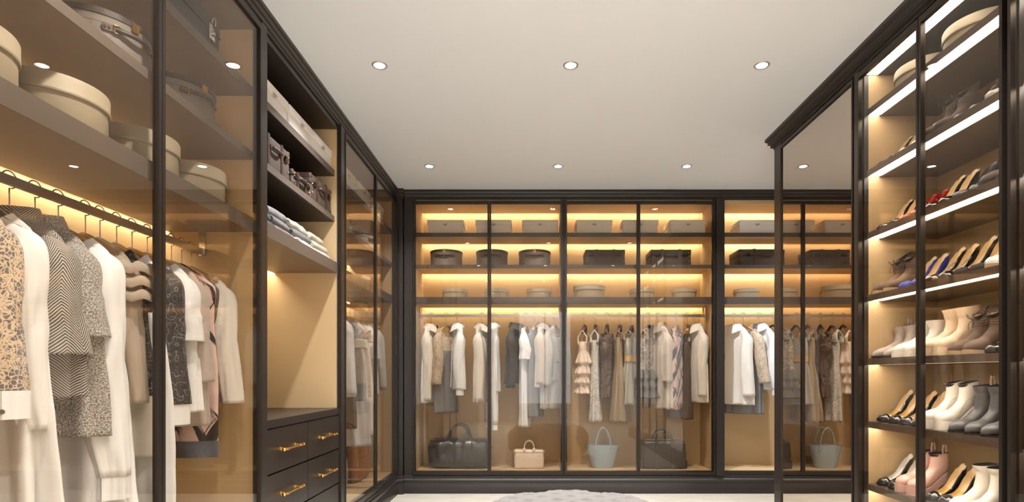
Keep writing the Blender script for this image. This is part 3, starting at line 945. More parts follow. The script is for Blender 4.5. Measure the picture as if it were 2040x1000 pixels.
HANG = {}
def hanger_mesh(sw, mat):
    key = (round(sw, 2), mat.name)
    if key in HANG: return HANG[key]
    arms = MB()
    n = 22
    path, rad = [], []
    for k in range(n + 1):
        u = -1 + 2 * k / n
        path.append((u * (sw - .055), .006 * u * u - .003, +.008 - .076 * abs(u) ** 1.15))
        rad.append(.0075 + .002 * (1 - abs(u)))
    arms.tube(path, rad, 10, 2.0, up=(0, 1, 0))
    hk = MB()
    p = [(0, 0, -.012), (0, 0, .045), (0, .0, .058)]
    R = .0245
    zc = NECK
    p += [(0, R * sin(radians(a)), zc - R * cos(radians(a)) + .002) for a in range(0, 250, 18)]
    hk.tube(p, .0021, 7)
    HANG[key] = (arms.mesh('arms', mat, 60), hk.mesh('hook', M_CHROME, 60))
    return HANG[key]
def hanger(loc, rz, sw, mat, label, along):
    """hangs from the rod at loc; the hook plane is square to the rod"""
    o = thing('clothes_hanger', label, 'hanger', loc, rz, 'clothes hangers')
    a, h = hanger_mesh(sw, mat)
    place('arms', a, o)
    place('hook', h, o, (0, 0, 0), (0, 0, along - rz))
    return o

def nz(a, b, c): return noise.noise(Vector((a, b, c)))

def body_rings(levels, wf, df, N, seed, fold, kf, ruch=0.0, tier=None, lean=0.0, crease=.004):
    rings = []
    zb = levels[-1]
    for z in levels:
        w, d = wf(z), df(z)
        g = sm((z - levels[0]) / (zb - levels[0])) if zb != levels[0] else 0
        row = []
        for i in range(N):
            a = 2 * pi * i / N
            ca, sa = cos(a), sin(a)
            x = w * math.copysign(abs(ca) ** .85, ca); y = d * sa
            f = fold * g * (sin(kf * a + seed * 1.7 + 1.2 * nz(seed, z * 2, a)) * .6 + nz(seed + 3 * ca, 3 * sa, z * 1.3) * 1.1)
            f += crease * nz(seed + ca * 2.2, sa * 2.2 + 5, z * 9)
            if ruch:
                f += ruch * sin(z * 150 + 3.0 * sin(a * 1.0 + seed) + 2.5 * nz(seed, ca * 2, z * 6)) * .5 + ruch * nz(ca * 3, sa * 3 + seed, z * 28)
            if tier:
                f += tier(z, a)
            L = sqrt((ca * .8) ** 2 + sa * sa) + 1e-6
            row.append((x + f * ca * .8 / L, y + f * sa / L + lean * g, z))
        rings.append(row)
    return rings

def garment(name, label, cat, rodpt, rz, along, s, hlabel, hmat=W_LIGHT, group=None):
    """s: dict of sizes, see callers. rodpt: centre of the rod where it hangs"""
    loc = (rodpt[0], rodpt[1], rodpt[2] - NECK)
    g = s.get
    sw, L, d = g('sw', .19), s['L'], g('d', .05)
    seed = g('seed', 1.0)
    N = g('N', 56)
    o = thing(name, label, cat, loc, rz, group or 'clothes on hangers')
    body_m = s['m']
    top = g('top', 'shoulder')
    hw, hd = g('hw', sw + .02), g('hd', d * 1.15)
    ww = g('waist', None)
    shoulder = -.092
    if top == 'shoulder':
        wt = [(-L, hw), (-L * .55, ww if ww else lerp(sw, hw, .4)), (-.24, sw - .012), (shoulder - .03, sw - g('inset', .012 if g('sl') else 0)), (shoulder, sw - .004 - g('inset', .018 if g('sl') else 0)), (shoulder + .03, sw * .78), (-.030, .112), (0.0, .074)]
        if not g('collar'):                     # wide open neckline, the hanger shows
            wt = wt[:-1] + [(-.026, .108)]
        dt = [(-L, hd), (-.26, d), (-.12, d * .92), (shoulder, d * .62), (-.03, d * .9), (0.0, .052)]
        lv = [0.0, -.012, -.022, -.035, -.050, -.065, -.080, -.095, -.115, -.135]
        if not g('collar'):
            dt = dt[:-2] + [(-.026, d * .75)]
            lv = [-.026, -.032, -.040, -.050, -.065, -.080, -.095, -.115, -.135]
    else:
        bz = -g('bust', .20) * .68
        bw = g('bw', .15)
        wt = [(-L, hw), (-L * .6, lerp(ww or bw, hw, .3)), (-.34, ww or bw * .92), (-.21, bw), (bz, bw * .84)]
        dt = [(-L, hd), (-.36, d * .9), (bz, d)]
        z0 = bz
        lv = [bz]
    k = g('rows', 34)
    zs = lv[-1]
    lv += [zs - (L + zs) * (j + 1) / k for j in range(k)]
    wf = lambda z: sinterp(wt, z) if top != 'shoulder' else interp(wt, z)
    df = lambda z: interp(dt, z)
    tier = None
    if g('tiers'):
        tz = g('tiers')
        ta = g('tier_amp', .03)
        def tier(z, a):
            for za, zb_ in zip(tz, tz[1:]):
                if zb_ <= z < za:
                    u = (za - z) / (za - zb_)
                    return ta * u * (1 + .5 * sin(9 * a + za * 50)) + .004
            return 0.0
    rings = body_rings(lv, wf, df, N, seed, g('fold', .018), g('kf', 7), g('ruch', 0.0), tier, 0.0, g('crease', .004))
    if top == 'shoulder' and not g('collar'):      # scooped neckline front and back
        for q in range(4):
            r0 = rings[q]; wq = max(abs(p_[0]) for p_ in r0)
            rings[q] = [(x, y, z - g('scoop', .068) * (1 - q / 5) * max(0.0, 1 - (x / wq) ** 2)) for x, y, z in r0]
        for q in range(4, 9):
            r0 = rings[q]; wq = max(abs(p_[0]) for p_ in r0)
            rings[q] = [(x, y, z - g('scoop', .068) * .2 * (9 - q) / 5 * max(0.0, 1 - (x / wq) ** 2)) for x, y, z in r0]
    waist = g('skirt_at')
    hem = rings[-1]
    inner = [[(x * .97, y * .9, z + .004) for x, y, z in hem], [(x * .95, y * .8, z + .06) for x, y, z in hem]]
    if waist:
        ci = min(range(len(lv)), key=lambda i: abs(lv[i] + waist))
        part('bodice', MB().loft(rings[:ci + 1], vs=lv[:ci + 1]), body_m, o, 180)
        part('skirt', MB().loft(rings[ci:] + inner, vs=lv[ci:] + [lv[-1], lv[-1] + .06]), s['skirt_m'], o, 180)
    else:
        part('body', MB().loft(rings + inner, vs=lv + [lv[-1], lv[-1] + .06]), body_m, o, 180)
    if g('hem_m'):
        r2 = [[(x * 1.012, y * 1.05, -L + .012) for x, y, z in hem], [(x * 1.012, y * 1.05, -L - .055) for x, y, z in hem], [(x * .97, y * .95, -L - .055) for x, y, z in hem], [(x * .97, y * .95, -L + .01) for x, y, z in hem]]
        part('hem_band', MB().loft(r2), s['hem_m'], o, 60)
    if g('belt'):
        bz_ = -g('belt')
        w, dd = wf(bz_), df(bz_)
        bm = MB()
        bm.loft([[((w + .008) * cos(2 * pi * i / 48), (dd + .010) * sin(2 * pi * i / 48), bz_ + q) for i in range(48)] for q in (-.028, 0, .028)])
        part('belt', bm, g('belt_m', C_GOLDB), o, 180)
    # straps of a sleeveless dress
    if top != 'shoulder':
        sx, st = g('strap_x', .10) * .9, g('strap_w', .018) * 1.2
        bz = lv[0]; dd = df(bz)
        for sg in (-1, 1):
            pth = [(sg * sx, -dd * .75, bz - .03), (sg * sx, -dd * .85, bz + .04), (sg * sx * .98, -.02, -.075), (sg * sx * .97, 0, -.045), (sg * sx * .98, .02, -.075), (sg * sx, dd * .85, bz + .04), (sg * sx, dd * .75, bz - .03)]
            sm_pth = []
            for q in range(25):
                u = q / 24 * 6; i0 = min(5, int(u)); sm_pth.append(tuple(lerp(pth[i0][c], pth[i0 + 1][c], u - i0) for c in range(3)))
            part('strap', MB().tube(sm_pth, [st * (1.25 - .5 * sin(pi * q / 24)) for q in range(25)], 8, .25, up=(0, 1, 0)), body_m, o, 180)
    # sleeves
    sl = g('sl')
    if sl:
        sr, cr = g('sr', .062), g('cr', .048)
        splay, fwd = g('splay', .03), g('fwd', -.02)
        sides = g('sides', (-1, 1))
        nr = g('srows', 30)
        M2 = g('SN', 30)
        for sg in sides:
            rr = []
            vv = []
            xo = sw + .018 + splay
            if g('xmax'): xo = min(xo, g('xmax'))            # keep clear of the closed glass door
            zA = min(.24, sl * .75)
            TK = [(0, .085, -.042), (.07, sw * .64, -.056), (.13, sw - .020, -.080), (.18, sw + .002, -.104), (.24, min(xo, sw + .014), -.14), (.32, min(xo, sw + .018) , -.20 * min(1, sl / .4)), (1, xo, -sl)]
            BK = [(0, .085, -.080), (.07, sw * .50, -.13 * zA / .24), (.13, sw * .60, -.185 * zA / .24), (.18, sw + .004 - 1.35 * sr, -.215 * zA / .24), (.24, sw + .010 - 1.5 * sr, -.232 * zA / .24), (.32, sw + .014 - 1.6 * sr, -zA - .01), (1, xo - 1.7 * cr, -sl)]
            def key(K, u):
                s_ = 0.0; px_ = pz_ = 0.0
                for o_ in (-.05, -.025, 0, .025, .05):
                    v_ = max(0, min(1, u + o_ * min(1, u / .1) * min(1, (1 - u) / .1)))
                    px_ += interp([(k_[0], k_[1]) for k_ in K], v_) / 5; pz_ += interp([(k_[0], k_[2]) for k_ in K], v_) / 5
                return px_, pz_
            for q in range(nr + 1):
                u = (q / nr) ** 1.25
                (tx, tz), (bx_, bz_) = key(TK, u), key(BK, u)
                pf = 1 + g('puff', 0) * sin(pi * max(0, (u - .2) / .8) ** 1.5)
                mx_, mz_ = (tx + bx_) / 2, (tz + bz_) / 2
                hx, hz = (tx - bx_) / 2, (tz - bz_) / 2
                if pf > 1: mx_ -= abs(hx) * (pf - 1); hx *= pf
                ry0 = lerp(.022, lerp(sr, cr, u) * g('sry', .90) * pf, sm(u / .22))
                cy = fwd * u - g('elbow', .02) * (sin(pi * u) if u < .5 else sin(pi * u) ** 1.6)
                row = []
                for i in range(M2):
                    a = 2 * pi * i / M2
                    ca, sa = cos(a), sin(a)
                    fade = sm((u - .03) / .2)
                    w_ = g('swr', .008) * fade * (nz(seed * 3 + ca * 1.6, sa * 1.6 + sg, u * 1.7) + .8 * nz(seed + ca * 3.0, sa * 3.0, u * 1.6 + sg)
                         + 1.1 * (.35 - abs(nz(seed * 2 + ca * 1.5 + u * 3, sa * 2.2 - u * 2.0, sg * 2.0))) + .9 * sin(a * 3 + u * 13 + seed) * math.exp(-((u - .5) / .12) ** 2) * .6)
                    L_ = math.hypot(hx, hz) + 1e-6
                    x = mx_ + (hx + hx / L_ * w_ * .7) * ca; z = mz_ + (hz + hz / L_ * w_ * .7) * ca
                    row.append((sg * x, cy + (ry0 + w_) * sa, z))
                rr.append(row); vv.append((tz + bz_) / 2)
            e = rr[-1]
            cxm = sum(p[0] for p in e) / M2; cym = sum(p[1] for p in e) / M2
            rr.append([(cxm + (x - cxm) * .92, cym + (y - cym) * .92, z + .002) for x, y, z in e]); vv.append(vv[-1] + .004)
            rr.append([(cxm + (x - cxm) * .88, cym + (y - cym) * .88, z + .05) for x, y, z in e]); vv.append(vv[-1] + .05)
            slv = part('sleeve', MB().loft(rr, True, True, False, vs=vv), g('sm', body_m), o, 180)
            if g('cuff'):
                cl = g('cuff')
                cz = -sl
                q0 = [(cxm + (x - cxm) * g('cuff_s', .95), cym + (y - cym) * g('cuff_s', .95), z) for x, y, z in e]
                cuff = [[(x, y, z + .03) for x, y, z in q0], [(x, y, z - cl) for x, y, z in q0],
                        [(cxm + (x - cxm) * .94, cym + (y - cym) * .94, z - cl + .001) for x, y, z in q0], [(cxm + (x - cxm) * .92, cym + (y - cym) * .92, z) for x, y, z in q0]]
                cu = part('cuff', MB().loft(cuff), g('cuff_m', C_WHITE), o, 50, parent=slv)
                if g('cuff_button') and sg > 0:
                    p_ = min(q0, key=lambda v_: v_[1] - v_[0] * .5)
                    place('cuff_button', BUTTON, slv, (p_[0] + .001, p_[1] - .001, p_[2] - cl * .5), (pi / 2, 0, radians(30)))
            if g('roll'):
                q0 = [[(cxm + (x - cxm) * f_, cym + (y - cym) * f_, z + dz) for x, y, z in e] for f_, dz in ((1.0, .06), (1.18, .055), (1.2, .03), (1.18, -.004), (1.0, -.006), (.9, .02))]
                part('rolled_cuff', MB().loft(q0), g('cuff_m', body_m), o, 60, parent=slv)
            if g('ruffle'):
                rf = MB()
                for lvl in range(g('ruffle')):
                    zt = -.10 - .045 * lvl
                    base = sw + .028 + .004 * lvl
                    r_ = []
                    for row_, (rad, dz) in enumerate(((.0, .012), (.022, .006), (.034, -.012), (.03, -.026))):
                        r_.append([(sg * (base - .045 + (.045 + rad) * cos(a_)), (.052 + rad) * sin(a_), zt + dz + .006 * sin(7 * a_)) for a_ in [radians(-115 + 230 * i / 30) for i in range(31)]])
                    rf.loft(r_, False)
                part('ruffle', rf, g('sm', body_m), o, 180, parent=slv)
    # collars and fronts
    col = g('collar')
    if col:
        cmat = g('col_m', body_m)
        gap = radians(g('gap', 16))
        nn = 40
        hgt = {'shirt': .034, 'coat': .026, 'band': .026, 'high': .055}[col]
        prof = {'shirt': ((1.0, -.012, 0), (.96, hgt, 0), (1.05, hgt + .004, 0), (1.42, -.010, 1)),
                'coat': ((1.04, -.014, 0), (1.02, hgt, 0), (1.10, hgt + .003, 0), (1.42, -.022, 1)),
                'band': ((1.02, -.012, 0), (1.0, hgt, 0), (1.05, hgt, 0), (1.06, -.01, 0)),
                'high': ((1.04, -.012, 0), (.92, hgt, 0), (.98, hgt, 0), (1.10, -.01, 0))}[col]
        rr = []
        for f_, dz, drop in prof:
            row = []
            for i in range(nn + 1):
                a = gap + (2 * pi - 2 * gap) * i / nn
                front = (1 + cos(a)) / 2
                x = .066 * f_ * sin(a); y = -.054 * f_ * cos(a)
                z = dz - .018 * front - (.040 * front ** 3 if drop else 0)
                row.append((x, y - (.012 * front if drop else 0), z))
            rr.append(row)
        part('collar', MB().loft(rr, False), cmat, o, 60)
    if g('placket'):
        zb = -g('placket_to', L - .02)
        pk = MB()
        rows_ = [(z, interp(dt, z)) for z in [(-.03 + (zb + .03) * i / 16) for i in range(17)]]
        rows_ = [(z, -dd - g('fold', .018) * .55 * sm(-z / L) - .004) for z, dd in rows_]
        pk.loft([[(x, y + off, z) for z, y in rows_] for x, off in ((-.014, .003), (-.014, -.002), (.014, -.002), (.014, .003))], False)
        p_ = part('placket', pk, g('placket_m', body_m), o, 40)
        for i in range(g('buttons', 0)):
            z = lerp(-.07, zb + .08, i / max(1, g('buttons') - 1))
            y = min(rows_, key=lambda r_: abs(r_[0] - z))[1]
            place('button', BUTTON, p_, (0, y - .003, z), (pi / 2, 0, 0))
    if g('lapel'):
        for sg in (-1, 1):
            zl = -g('lapel')
            q = []
            for i in range(15):
                u = i / 14
                z = lerp(.0, zl, u)
                wdt = .055 * sin(pi * min(1, .25 + .75 * (1 - u))) ** .8 + .012
                xx = lerp(.055, .006, u)
                y = -interp(dt, z) - .006 - .012 * sm(u)
                q.append([(sg * xx, y - .002, z), (sg * (xx + wdt), y + .014, z - .01), (sg * (xx + wdt), y + .020, z - .01), (sg * xx, y + .004, z)])
            part('lapel', MB().loft(q, True, True, True), g('lap_m', body_m), o, 60)
    if g('pocket'):
        for sg in (-1, 1):
            z = -g('pocket'); y = -interp(dt, z) - g('fold', .018) * .4 * sm(-z / L)
            part('pocket_flap', MB().cbox(sg * sw * .55, y - .004, z, .11, .016, .03), body_m, o)
    hanger((rodpt[0], rodpt[1], rodpt[2] - NECK), rz, sw if top == 'shoulder' else g('strap_x', .1) + .05, hmat, hlabel, along)
    return o
BUTTON = MB().lathe([(.0005, .003), (.005, .003), (.006, .001), (.006, 0), (.0005, 0)], 12).mesh('button', plain('dark_button', (96, 86, 78), .4, bump=0), 60)

# --- near left wardrobe: hung along Y, right shoulders towards the aisle
RX = XL - .247
def leftg(y, s, name, cat, label, hl, hmat=W_LIGHT, rz=0.0, x=0.0):
    return garment(name, label, cat, (RX + x, y, ROD_Z), rz, 0.0, s, hl, hmat)
HI = dict(xmax=.230, sry=.82, N=80, rows=46, SN=40, srows=44)
leftg(1.455, dict(HI, L=.50, m=C_LACE, sw=.19, sl=.525, sr=.066, cr=.058, splay=.06, cuff=.040, cuff_s=1.02, cuff_button=True, seed=2, fold=.015), 'lace_blouse', 'blouse',
      'tan floral lace blouse with white cuff, nearest at the left edge', 'light wooden hanger of the tan lace blouse at the left edge')
leftg(1.535, dict(HI, L=1.02, m=C_WHITE2, sw=.195, sl=.60, sr=.070, cr=.035, splay=.0, puff=.35, seed=5, d=.045, fold=.05, kf=10, swr=.013, hw=.22), 'long_blouse', 'blouse',
      'long white twill blouse right behind the tan lace blouse', 'dark broad hanger of the long white twill blouse', W_BLACK)
leftg(1.645, dict(HI, L=.52, m=C_HERRD, sw=.185, sl=.40, sr=.062, cr=.098, splay=.045, sry=1.0, seed=8, d=.045, collar='coat', lapel=.40, swr=.008, hw=.20), 'knit_cardigan', 'cardigan',
      'black and cream chevron knit cardigan with short wide sleeves', 'black hanger of the chevron knit cardigan', W_BLACK)
leftg(1.73, dict(HI, L=.64, m=C_BOUC, sw=.185, sl=.345, sr=.078, cr=.075, splay=.040, seed=11, d=.05, hw=.215, pocket=.48, fold=.012, collar='coat'), 'boucle_coat', 'coat',
      'grey speckled boucle short-sleeved coat behind the chevron cardigan', 'light wooden hanger of the grey boucle coat')
leftg(1.815, dict(HI, L=1.15, m=C_WHITE, sw=.195, sl=.77, sr=.078, cr=.05, splay=.02, puff=.28, seed=14, d=.045, fold=.05, cuff=.07, swr=.014, hw=.25, kf=9), 'long_shirt_dress', 'dress',
      'long white shirt dress with full sleeves beside the boucle coat', 'light wooden hanger of the long white shirt dress')
leftg(1.925, dict(HI, L=.55, m=C_TAUPE, sw=.18, sl=.55, sr=.05, cr=.045, splay=.02, seed=17, d=.04, ruffle=3), 'ruffled_top', 'top',
      'taupe top with ruffled sleeves between white dress and black lace', 'light wooden hanger of the taupe ruffled top')
leftg(1.99, dict(HI, L=.74, m=C_BLACKL, sw=.175, sl=.24, sr=.06, cr=.06, splay=.0, seed=20, d=.045, skirt_at=.53, skirt_m=C_IVORY, hw=.19, fold=.02), 'lace_tunic_dress', 'dress',
      'black lace tunic dress with ivory skirt left of the door frame', 'white hanger of the black lace tunic dress', W_WHITE)
leftg(2.07, dict(HI, L=.94, m=C_WHITE, sw=.17, seed=23, d=.04, fold=.03, hw=.205), 'long_white_dress', 'dress',
      'plain long white sleeveless dress behind the black lace jacket', 'light wooden hanger of the plain long white dress')
leftg(2.15, dict(HI, L=.56, m=C_BLACKL, sw=.185, sl=.565, sr=.066, cr=.06, splay=.02, seed=26, d=.042, cuff=.075, cuff_s=.9), 'lace_jacket', 'jacket',
      'black lace jacket with wide cream cuff right of the door frame', 'light wooden hanger of the black lace jacket')
leftg(2.235, dict(HI, L=.60, m=C_WHITE, sw=.19, sl=.33, sr=.085, cr=.078, splay=.02, seed=29, d=.042, swr=.01), 'short_sleeved_blouse', 'blouse',
      'bright white blouse with wide short sleeve', 'light wooden hanger of the white short-sleeved blouse')
leftg(2.31, dict(HI, L=.66, m=C_HERRB, sw=.185, sl=.485, sr=.066, cr=.060, splay=.02, seed=32, d=.045, hw=.19), 'herringbone_coat', 'coat',
      'pale brown herringbone coat behind the white short-sleeved blouse', 'light wooden hanger of the herringbone coat')
leftg(2.385, dict(HI, L=.74, m=C_PINKB, sw=.185, seed=35, d=.04, hem_m=C_NAVY, hw=.195, fold=.01), 'brush_print_dress', 'dress',
      'pink dress with black brush strokes and slate hem in near left wardrobe', 'white hanger of the pink brush print dress', W_WHITE)
leftg(2.455, dict(HI, L=.62, m=C_BROWN, sw=.16, seed=38, d=.035, hw=.15, fold=.008), 'brown_shift_dress', 'dress',
      'dark brown sleeveless dress beside the cream blouse', 'dark hanger of the brown sleeveless dress', W_DARK)
leftg(2.525, dict(HI, L=.57, m=C_CREAM, sw=.19, sl=.58, sr=.068, cr=.052, splay=.045, seed=41, d=.042, hw=.185, swr=.009), 'cream_blouse', 'blouse',
      'cream long-sleeved blouse at the far end of near left wardrobe', 'light wooden hanger of the cream blouse')

# --- far left wardrobe
def leftc(y, s, name, cat, label, hl, hmat=W_LIGHT, rz=0.0):
    return garment(name, label, cat, (RX, y, ROD_Z), rz, 0.0, dict(xmax=.228, **s), hl, hmat)
leftc(4.17, dict(L=.62, m=C_WHITE2, sw=.19, sl=.60, sr=.066, cr=.055, splay=.02, seed=44, collar='coat', hw=.20), 'white_coat', 'coat', 'white long-sleeved coat nearest in the far left wardrobe', 'hanger of the nearest white coat in far left wardrobe')
leftc(4.28, dict(L=.86, m=C_BROWN, sw=.17, seed=47, hw=.18, d=.04), 'taupe_dress', 'dress', 'dark taupe dress behind the nearest white coat', 'hanger of the dark taupe dress')
leftc(4.44, dict(L=.66, m=C_GREY, sw=.18, sl=.25, sr=.07, cr=.068, splay=.02, seed=50, roll=True, cuff_m=C_PGREY, hw=.19), 'grey_tunic', 'tunic', 'grey tunic with rolled pale cuffs in the far left wardrobe', 'hanger of the grey rolled-cuff tunic')
leftc(4.53, dict(L=1.02, m=C_WHITE, sw=.175, seed=53, hw=.22, fold=.03), 'white_long_dress', 'dress', 'long white dress hanging above the brown leather case', 'hanger of the long white dress above the case')
leftc(4.63, dict(L=.64, m=C_LACEB, sw=.18, seed=56, hw=.19, sl=.2, sr=.066, cr=.066), 'openwork_blouse', 'top', 'pale openwork top in the far left wardrobe', 'hanger of the pale openwork top')
leftc(4.73, dict(L=.95, m=C_CREAM, sw=.17, seed=59, hw=.20, fold=.03), 'cream_long_dress', 'dress', 'long cream dress in the far left wardrobe', 'hanger of the long cream dress')
leftc(4.85, dict(L=.62, m=C_RIB, sw=.185, sl=.33, sr=.078, cr=.072, splay=.02, seed=62), 'ribbed_sweater', 'sweater', 'ribbed white short-sleeved sweater in the far left wardrobe', 'hanger of the ribbed white sweater')
leftc(5.03, dict(L=.60, m=C_PGREY, sw=.19, sl=.58, sr=.062, cr=.05, splay=.03, seed=65, collar='band'), 'pale_grey_coat', 'coat', 'pale grey long-sleeved coat, farthest in the far left wardrobe', 'hanger of the farthest pale grey coat')

# --- back wardrobes: hung along X, turned so that a sleeve shows
RY = YB + .185
def bg(px, s, rz, name, cat, label, hl, hmat=W_LIGHT):
    s = dict(dict(sw=.172, d=.045), **s)
    if s.get('top') != 'strap':                 # keep clear of the closed glass door and the back panel
        xm = .170 / max(.5, abs(sin(radians(rz))))
        s['xmax'] = xm; s['sw'] = min(s['sw'], xm - .012); s['hw'] = min(s.get('hw', s['sw'] + .02), xm)
    return garment(name, label, cat, (bx(px, RY), RY, ROD_Z), radians(rz), pi / 2, s, hl, hmat)
LW, RW = 'left back wardrobe', 'right back wardrobe'
bg(859, dict(L=.72, m=C_CREAM, sl=.70, sr=.056, cr=.050, splay=.03, seed=70, collar='coat', sides=(-1, 1)), 74, 'cream_coat', 'coat', f'cream coat leftmost in the {LW}', f'hanger of the leftmost cream coat in the {LW}', W_WHITE)
bg(889, dict(L=.82, m=C_LACEB, skirt_at=.24, skirt_m=C_GREY, sl=.55, sr=.055, cr=.05, splay=.03, seed=73, hw=.15, sw=.165), 56, 'lace_sleeved_dress', 'dress', 'lace-sleeved dress with grey satin skirt beside the cream coat', f'light hanger of the lace-sleeved dress in the {LW}')
bg(911, dict(L=.60, m=C_WHITE, sl=.60, sr=.055, cr=.042, splay=.02, puff=.25, seed=76, collar='shirt', placket=True, buttons=6, cuff=.05, gap=22), -66, 'white_shirt', 'shirt', 'white collared shirt with buttoned cuff beside the grey satin skirt', f'dark hanger of the white collared shirt in the {LW}', W_BLACK)
bg(960, dict(L=.72, m=C_CREAM, sl=.70, sr=.058, cr=.052, splay=.04, seed=79, collar='coat'), 74, 'cream_coat', 'coat', f'cream coat just left of the door frame in the {LW}', f'hanger of the cream coat by the door frame in the {LW}', W_WHITE)
bg(983, dict(L=.62, m=C_WHITE, sl=.92, sr=.052, cr=.04, splay=.03, seed=82, collar='shirt', cuff=.05, puff=.15), -76, 'white_shirt', 'shirt', 'white long-sleeved shirt just right of the door frame above the bags', 'hanger of the white shirt right of the door frame', W_LIGHT)
bg(1029, dict(L=.54, m=C_BLACKJ, sl=.58, sr=.060, cr=.048, splay=.04, seed=85, collar='shirt', placket=True), 62, 'black_jacket', 'jacket', f'black patterned jacket in the {LW}', 'light hanger of the black patterned jacket')
bg(1047, dict(L=.95, m=C_WHITE, sl=.32, sr=.058, cr=.055, splay=.0, seed=88, hw=.11, sw=.15), 76, 'white_dress', 'dress', 'slim long white dress beside the black jacket', 'hanger of the slim long white dress')
bg(1066, dict(L=.86, m=C_GREY, seed=91, hw=.15, sw=.15), 68, 'grey_dress', 'dress', f'grey satin dress behind the pale lace blouse in the {LW}', 'hanger of the grey satin dress')
bg(1083, dict(L=.58, m=C_TWEED, sl=.54, sr=.062, cr=.056, splay=.02, seed=94, collar='shirt', col_m=C_LGREY), 68, 'lace_hem_blouse', 'blouse', 'pale tweed blouse overlapping the grey coat', 'hanger of the pale tweed blouse')
bg(1104, dict(L=.78, m=C_LGREY, sl=.56, sr=.062, cr=.055, splay=.02, seed=97, lapel=.33, pocket=.5, hw=.2), 52, 'grey_coat', 'coat', f'light grey coat with pocket flaps, rightmost in the {LW}', 'hanger of the light grey coat with pocket flaps')
# right back wardrobe
bg(1164, dict(top='strap', L=.64, m=C_BLUSH, bw=.09, d=.05, bust=.22, hw=.09, hd=.055, strap_x=.075, strap_w=.016, tiers=[-.26, -.36, -.46, -.55, -.65], tier_amp=.03, fold=.01, seed=100), 70, 'tiered_lace_dress', 'dress', f'blush tiered lace dress leftmost in the {RW}', 'dark hanger of the blush tiered dress', W_DARK)
bg(1186, dict(top='strap', L=.905, m=C_WLACE, bw=.09, d=.04, hw=.10, hd=.055, strap_x=.08, strap_w=.03, seed=103, fold=.02), 78, 'white_lace_gown', 'gown', 'long white lace gown second from left in the right back wardrobe', 'dark hanger of the white lace gown', W_DARK)
bg(1209, dict(top='strap', L=.68, m=C_PLUM, bw=.115, d=.055, bust=.17, waist=.068, hw=.080, hd=.045, strap_x=.05, strap_w=.02, ruch=.014, seed=106, fold=.012), 70, 'ruched_dress', 'dress', 'dark plum ruched dress between the two gowns', 'dark hanger of the plum ruched dress', W_DARK)
bg(1234, dict(top='strap', L=.905, m=C_TAUPES, bw=.08, d=.04, bust=.16, hw=.15, hd=.085, strap_x=.07, strap_w=.014, seed=109, fold=.035, kf=6), 72, 'bronze_gown', 'gown', 'long bronze taffeta gown left of the gold belted dress', 'dark hanger of the bronze gown', W_DARK)
bg(1257, dict(top='strap', L=.74, m=C_GREYS, bw=.125, d=.05, bust=.17, hw=.16, hd=.07, strap_x=.10, strap_w=.02, belt=.31, seed=112, fold=.028, kf=8), 66, 'belted_dress', 'dress', f'silver grey dress with gold belt in the {RW}', 'dark hanger of the gold belted dress', W_DARK)
bg(1291, dict(top='strap', L=.68, m=C_DLACE, skirt_at=.42, skirt_m=C_TULLE, bw=.135, d=.05, bust=.17, hw=.16, hd=.09, strap_x=.10, strap_w=.024, tiers=[-.42, -.50, -.59, -.69], tier_amp=.022, seed=115, fold=.02), 52, 'dark_tiered_dress', 'dress', f'dark lace dress with smoky tiered skirt in the {RW}', 'dark hanger of the smoky tiered dress', W_DARK)
bg(1311, dict(L=.78, m=C_TWEED, sl=.53, sr=.066, cr=.06, splay=.05, seed=118, collar='coat', col_m=C_TAUPE, hw=.185), -60, 'tweed_coat', 'coat', 'pale pink tweed coat with taupe collar beside the brush print dress', 'light hanger of the pale pink tweed coat')
bg(1348, dict(L=.80, m=C_PINKB, sw=.14, seed=121, hem_m=C_NAVY, hw=.15, fold=.012), 52, 'brush_print_dress', 'dress', f'pink dress with black brush strokes in the {RW}', 'light hanger of the brush print dress in the right back wardrobe')
bg(1369, dict(L=.88, m=C_BROWN, sw=.12, seed=124, hw=.11, d=.04, top='strap', bw=.08, bust=.22, strap_x=.06, strap_w=.016), 72, 'brown_dress', 'dress', 'long dark brown dress left of the rightmost cream coat', 'hanger of the long dark brown dress')
bg(1384, dict(L=.72, m=C_CREAM, sl=.66, sr=.058, cr=.050, splay=.04, seed=127, collar='coat'), -66, 'cream_coat', 'coat', f'cream coat rightmost in the {RW}', f'hanger of the rightmost cream coat in the {RW}', W_WHITE)
# open back wardrobe
bg(1462, dict(L=.74, m=C_CREAM, sl=.66, sr=.066, cr=.06, splay=.05, seed=130, collar='coat', sw=.18), -52, 'cream_coat', 'coat', 'cream coat in the open back wardrobe', 'white hanger of the cream coat in the open wardrobe', W_WHITE)
bg(1481, dict(L=.83, m=C_LACEB, skirt_at=.24, skirt_m=C_GREY, sl=.54, sr=.058, cr=.055, splay=.05, seed=133, hw=.17, sw=.18), -38, 'lace_sleeved_dress', 'dress', 'lace-sleeved dress with grey skirt in the open back wardrobe', 'light hanger of the lace-sleeved dress in the open wardrobe')
bg(1512, dict(L=.60, m=C_WHITE, sl=.60, sr=.06, cr=.045, splay=.03, puff=.25, seed=136, collar='shirt', cuff=.05, sw=.18, placket=True), -50, 'white_shirt', 'shirt', 'white collared shirt in the open back wardrobe', 'dark hanger of the white shirt in the open wardrobe', W_DARK)
bg(1540, dict(L=.58, m=C_BLACKJ, sl=.5, sr=.058, cr=.05, seed=139, sw=.175), -50, 'black_blouse', 'blouse', 'dark blouse half hidden behind the mirror cabinet post', 'black hanger of the half hidden dark blouse', W_BLACK)
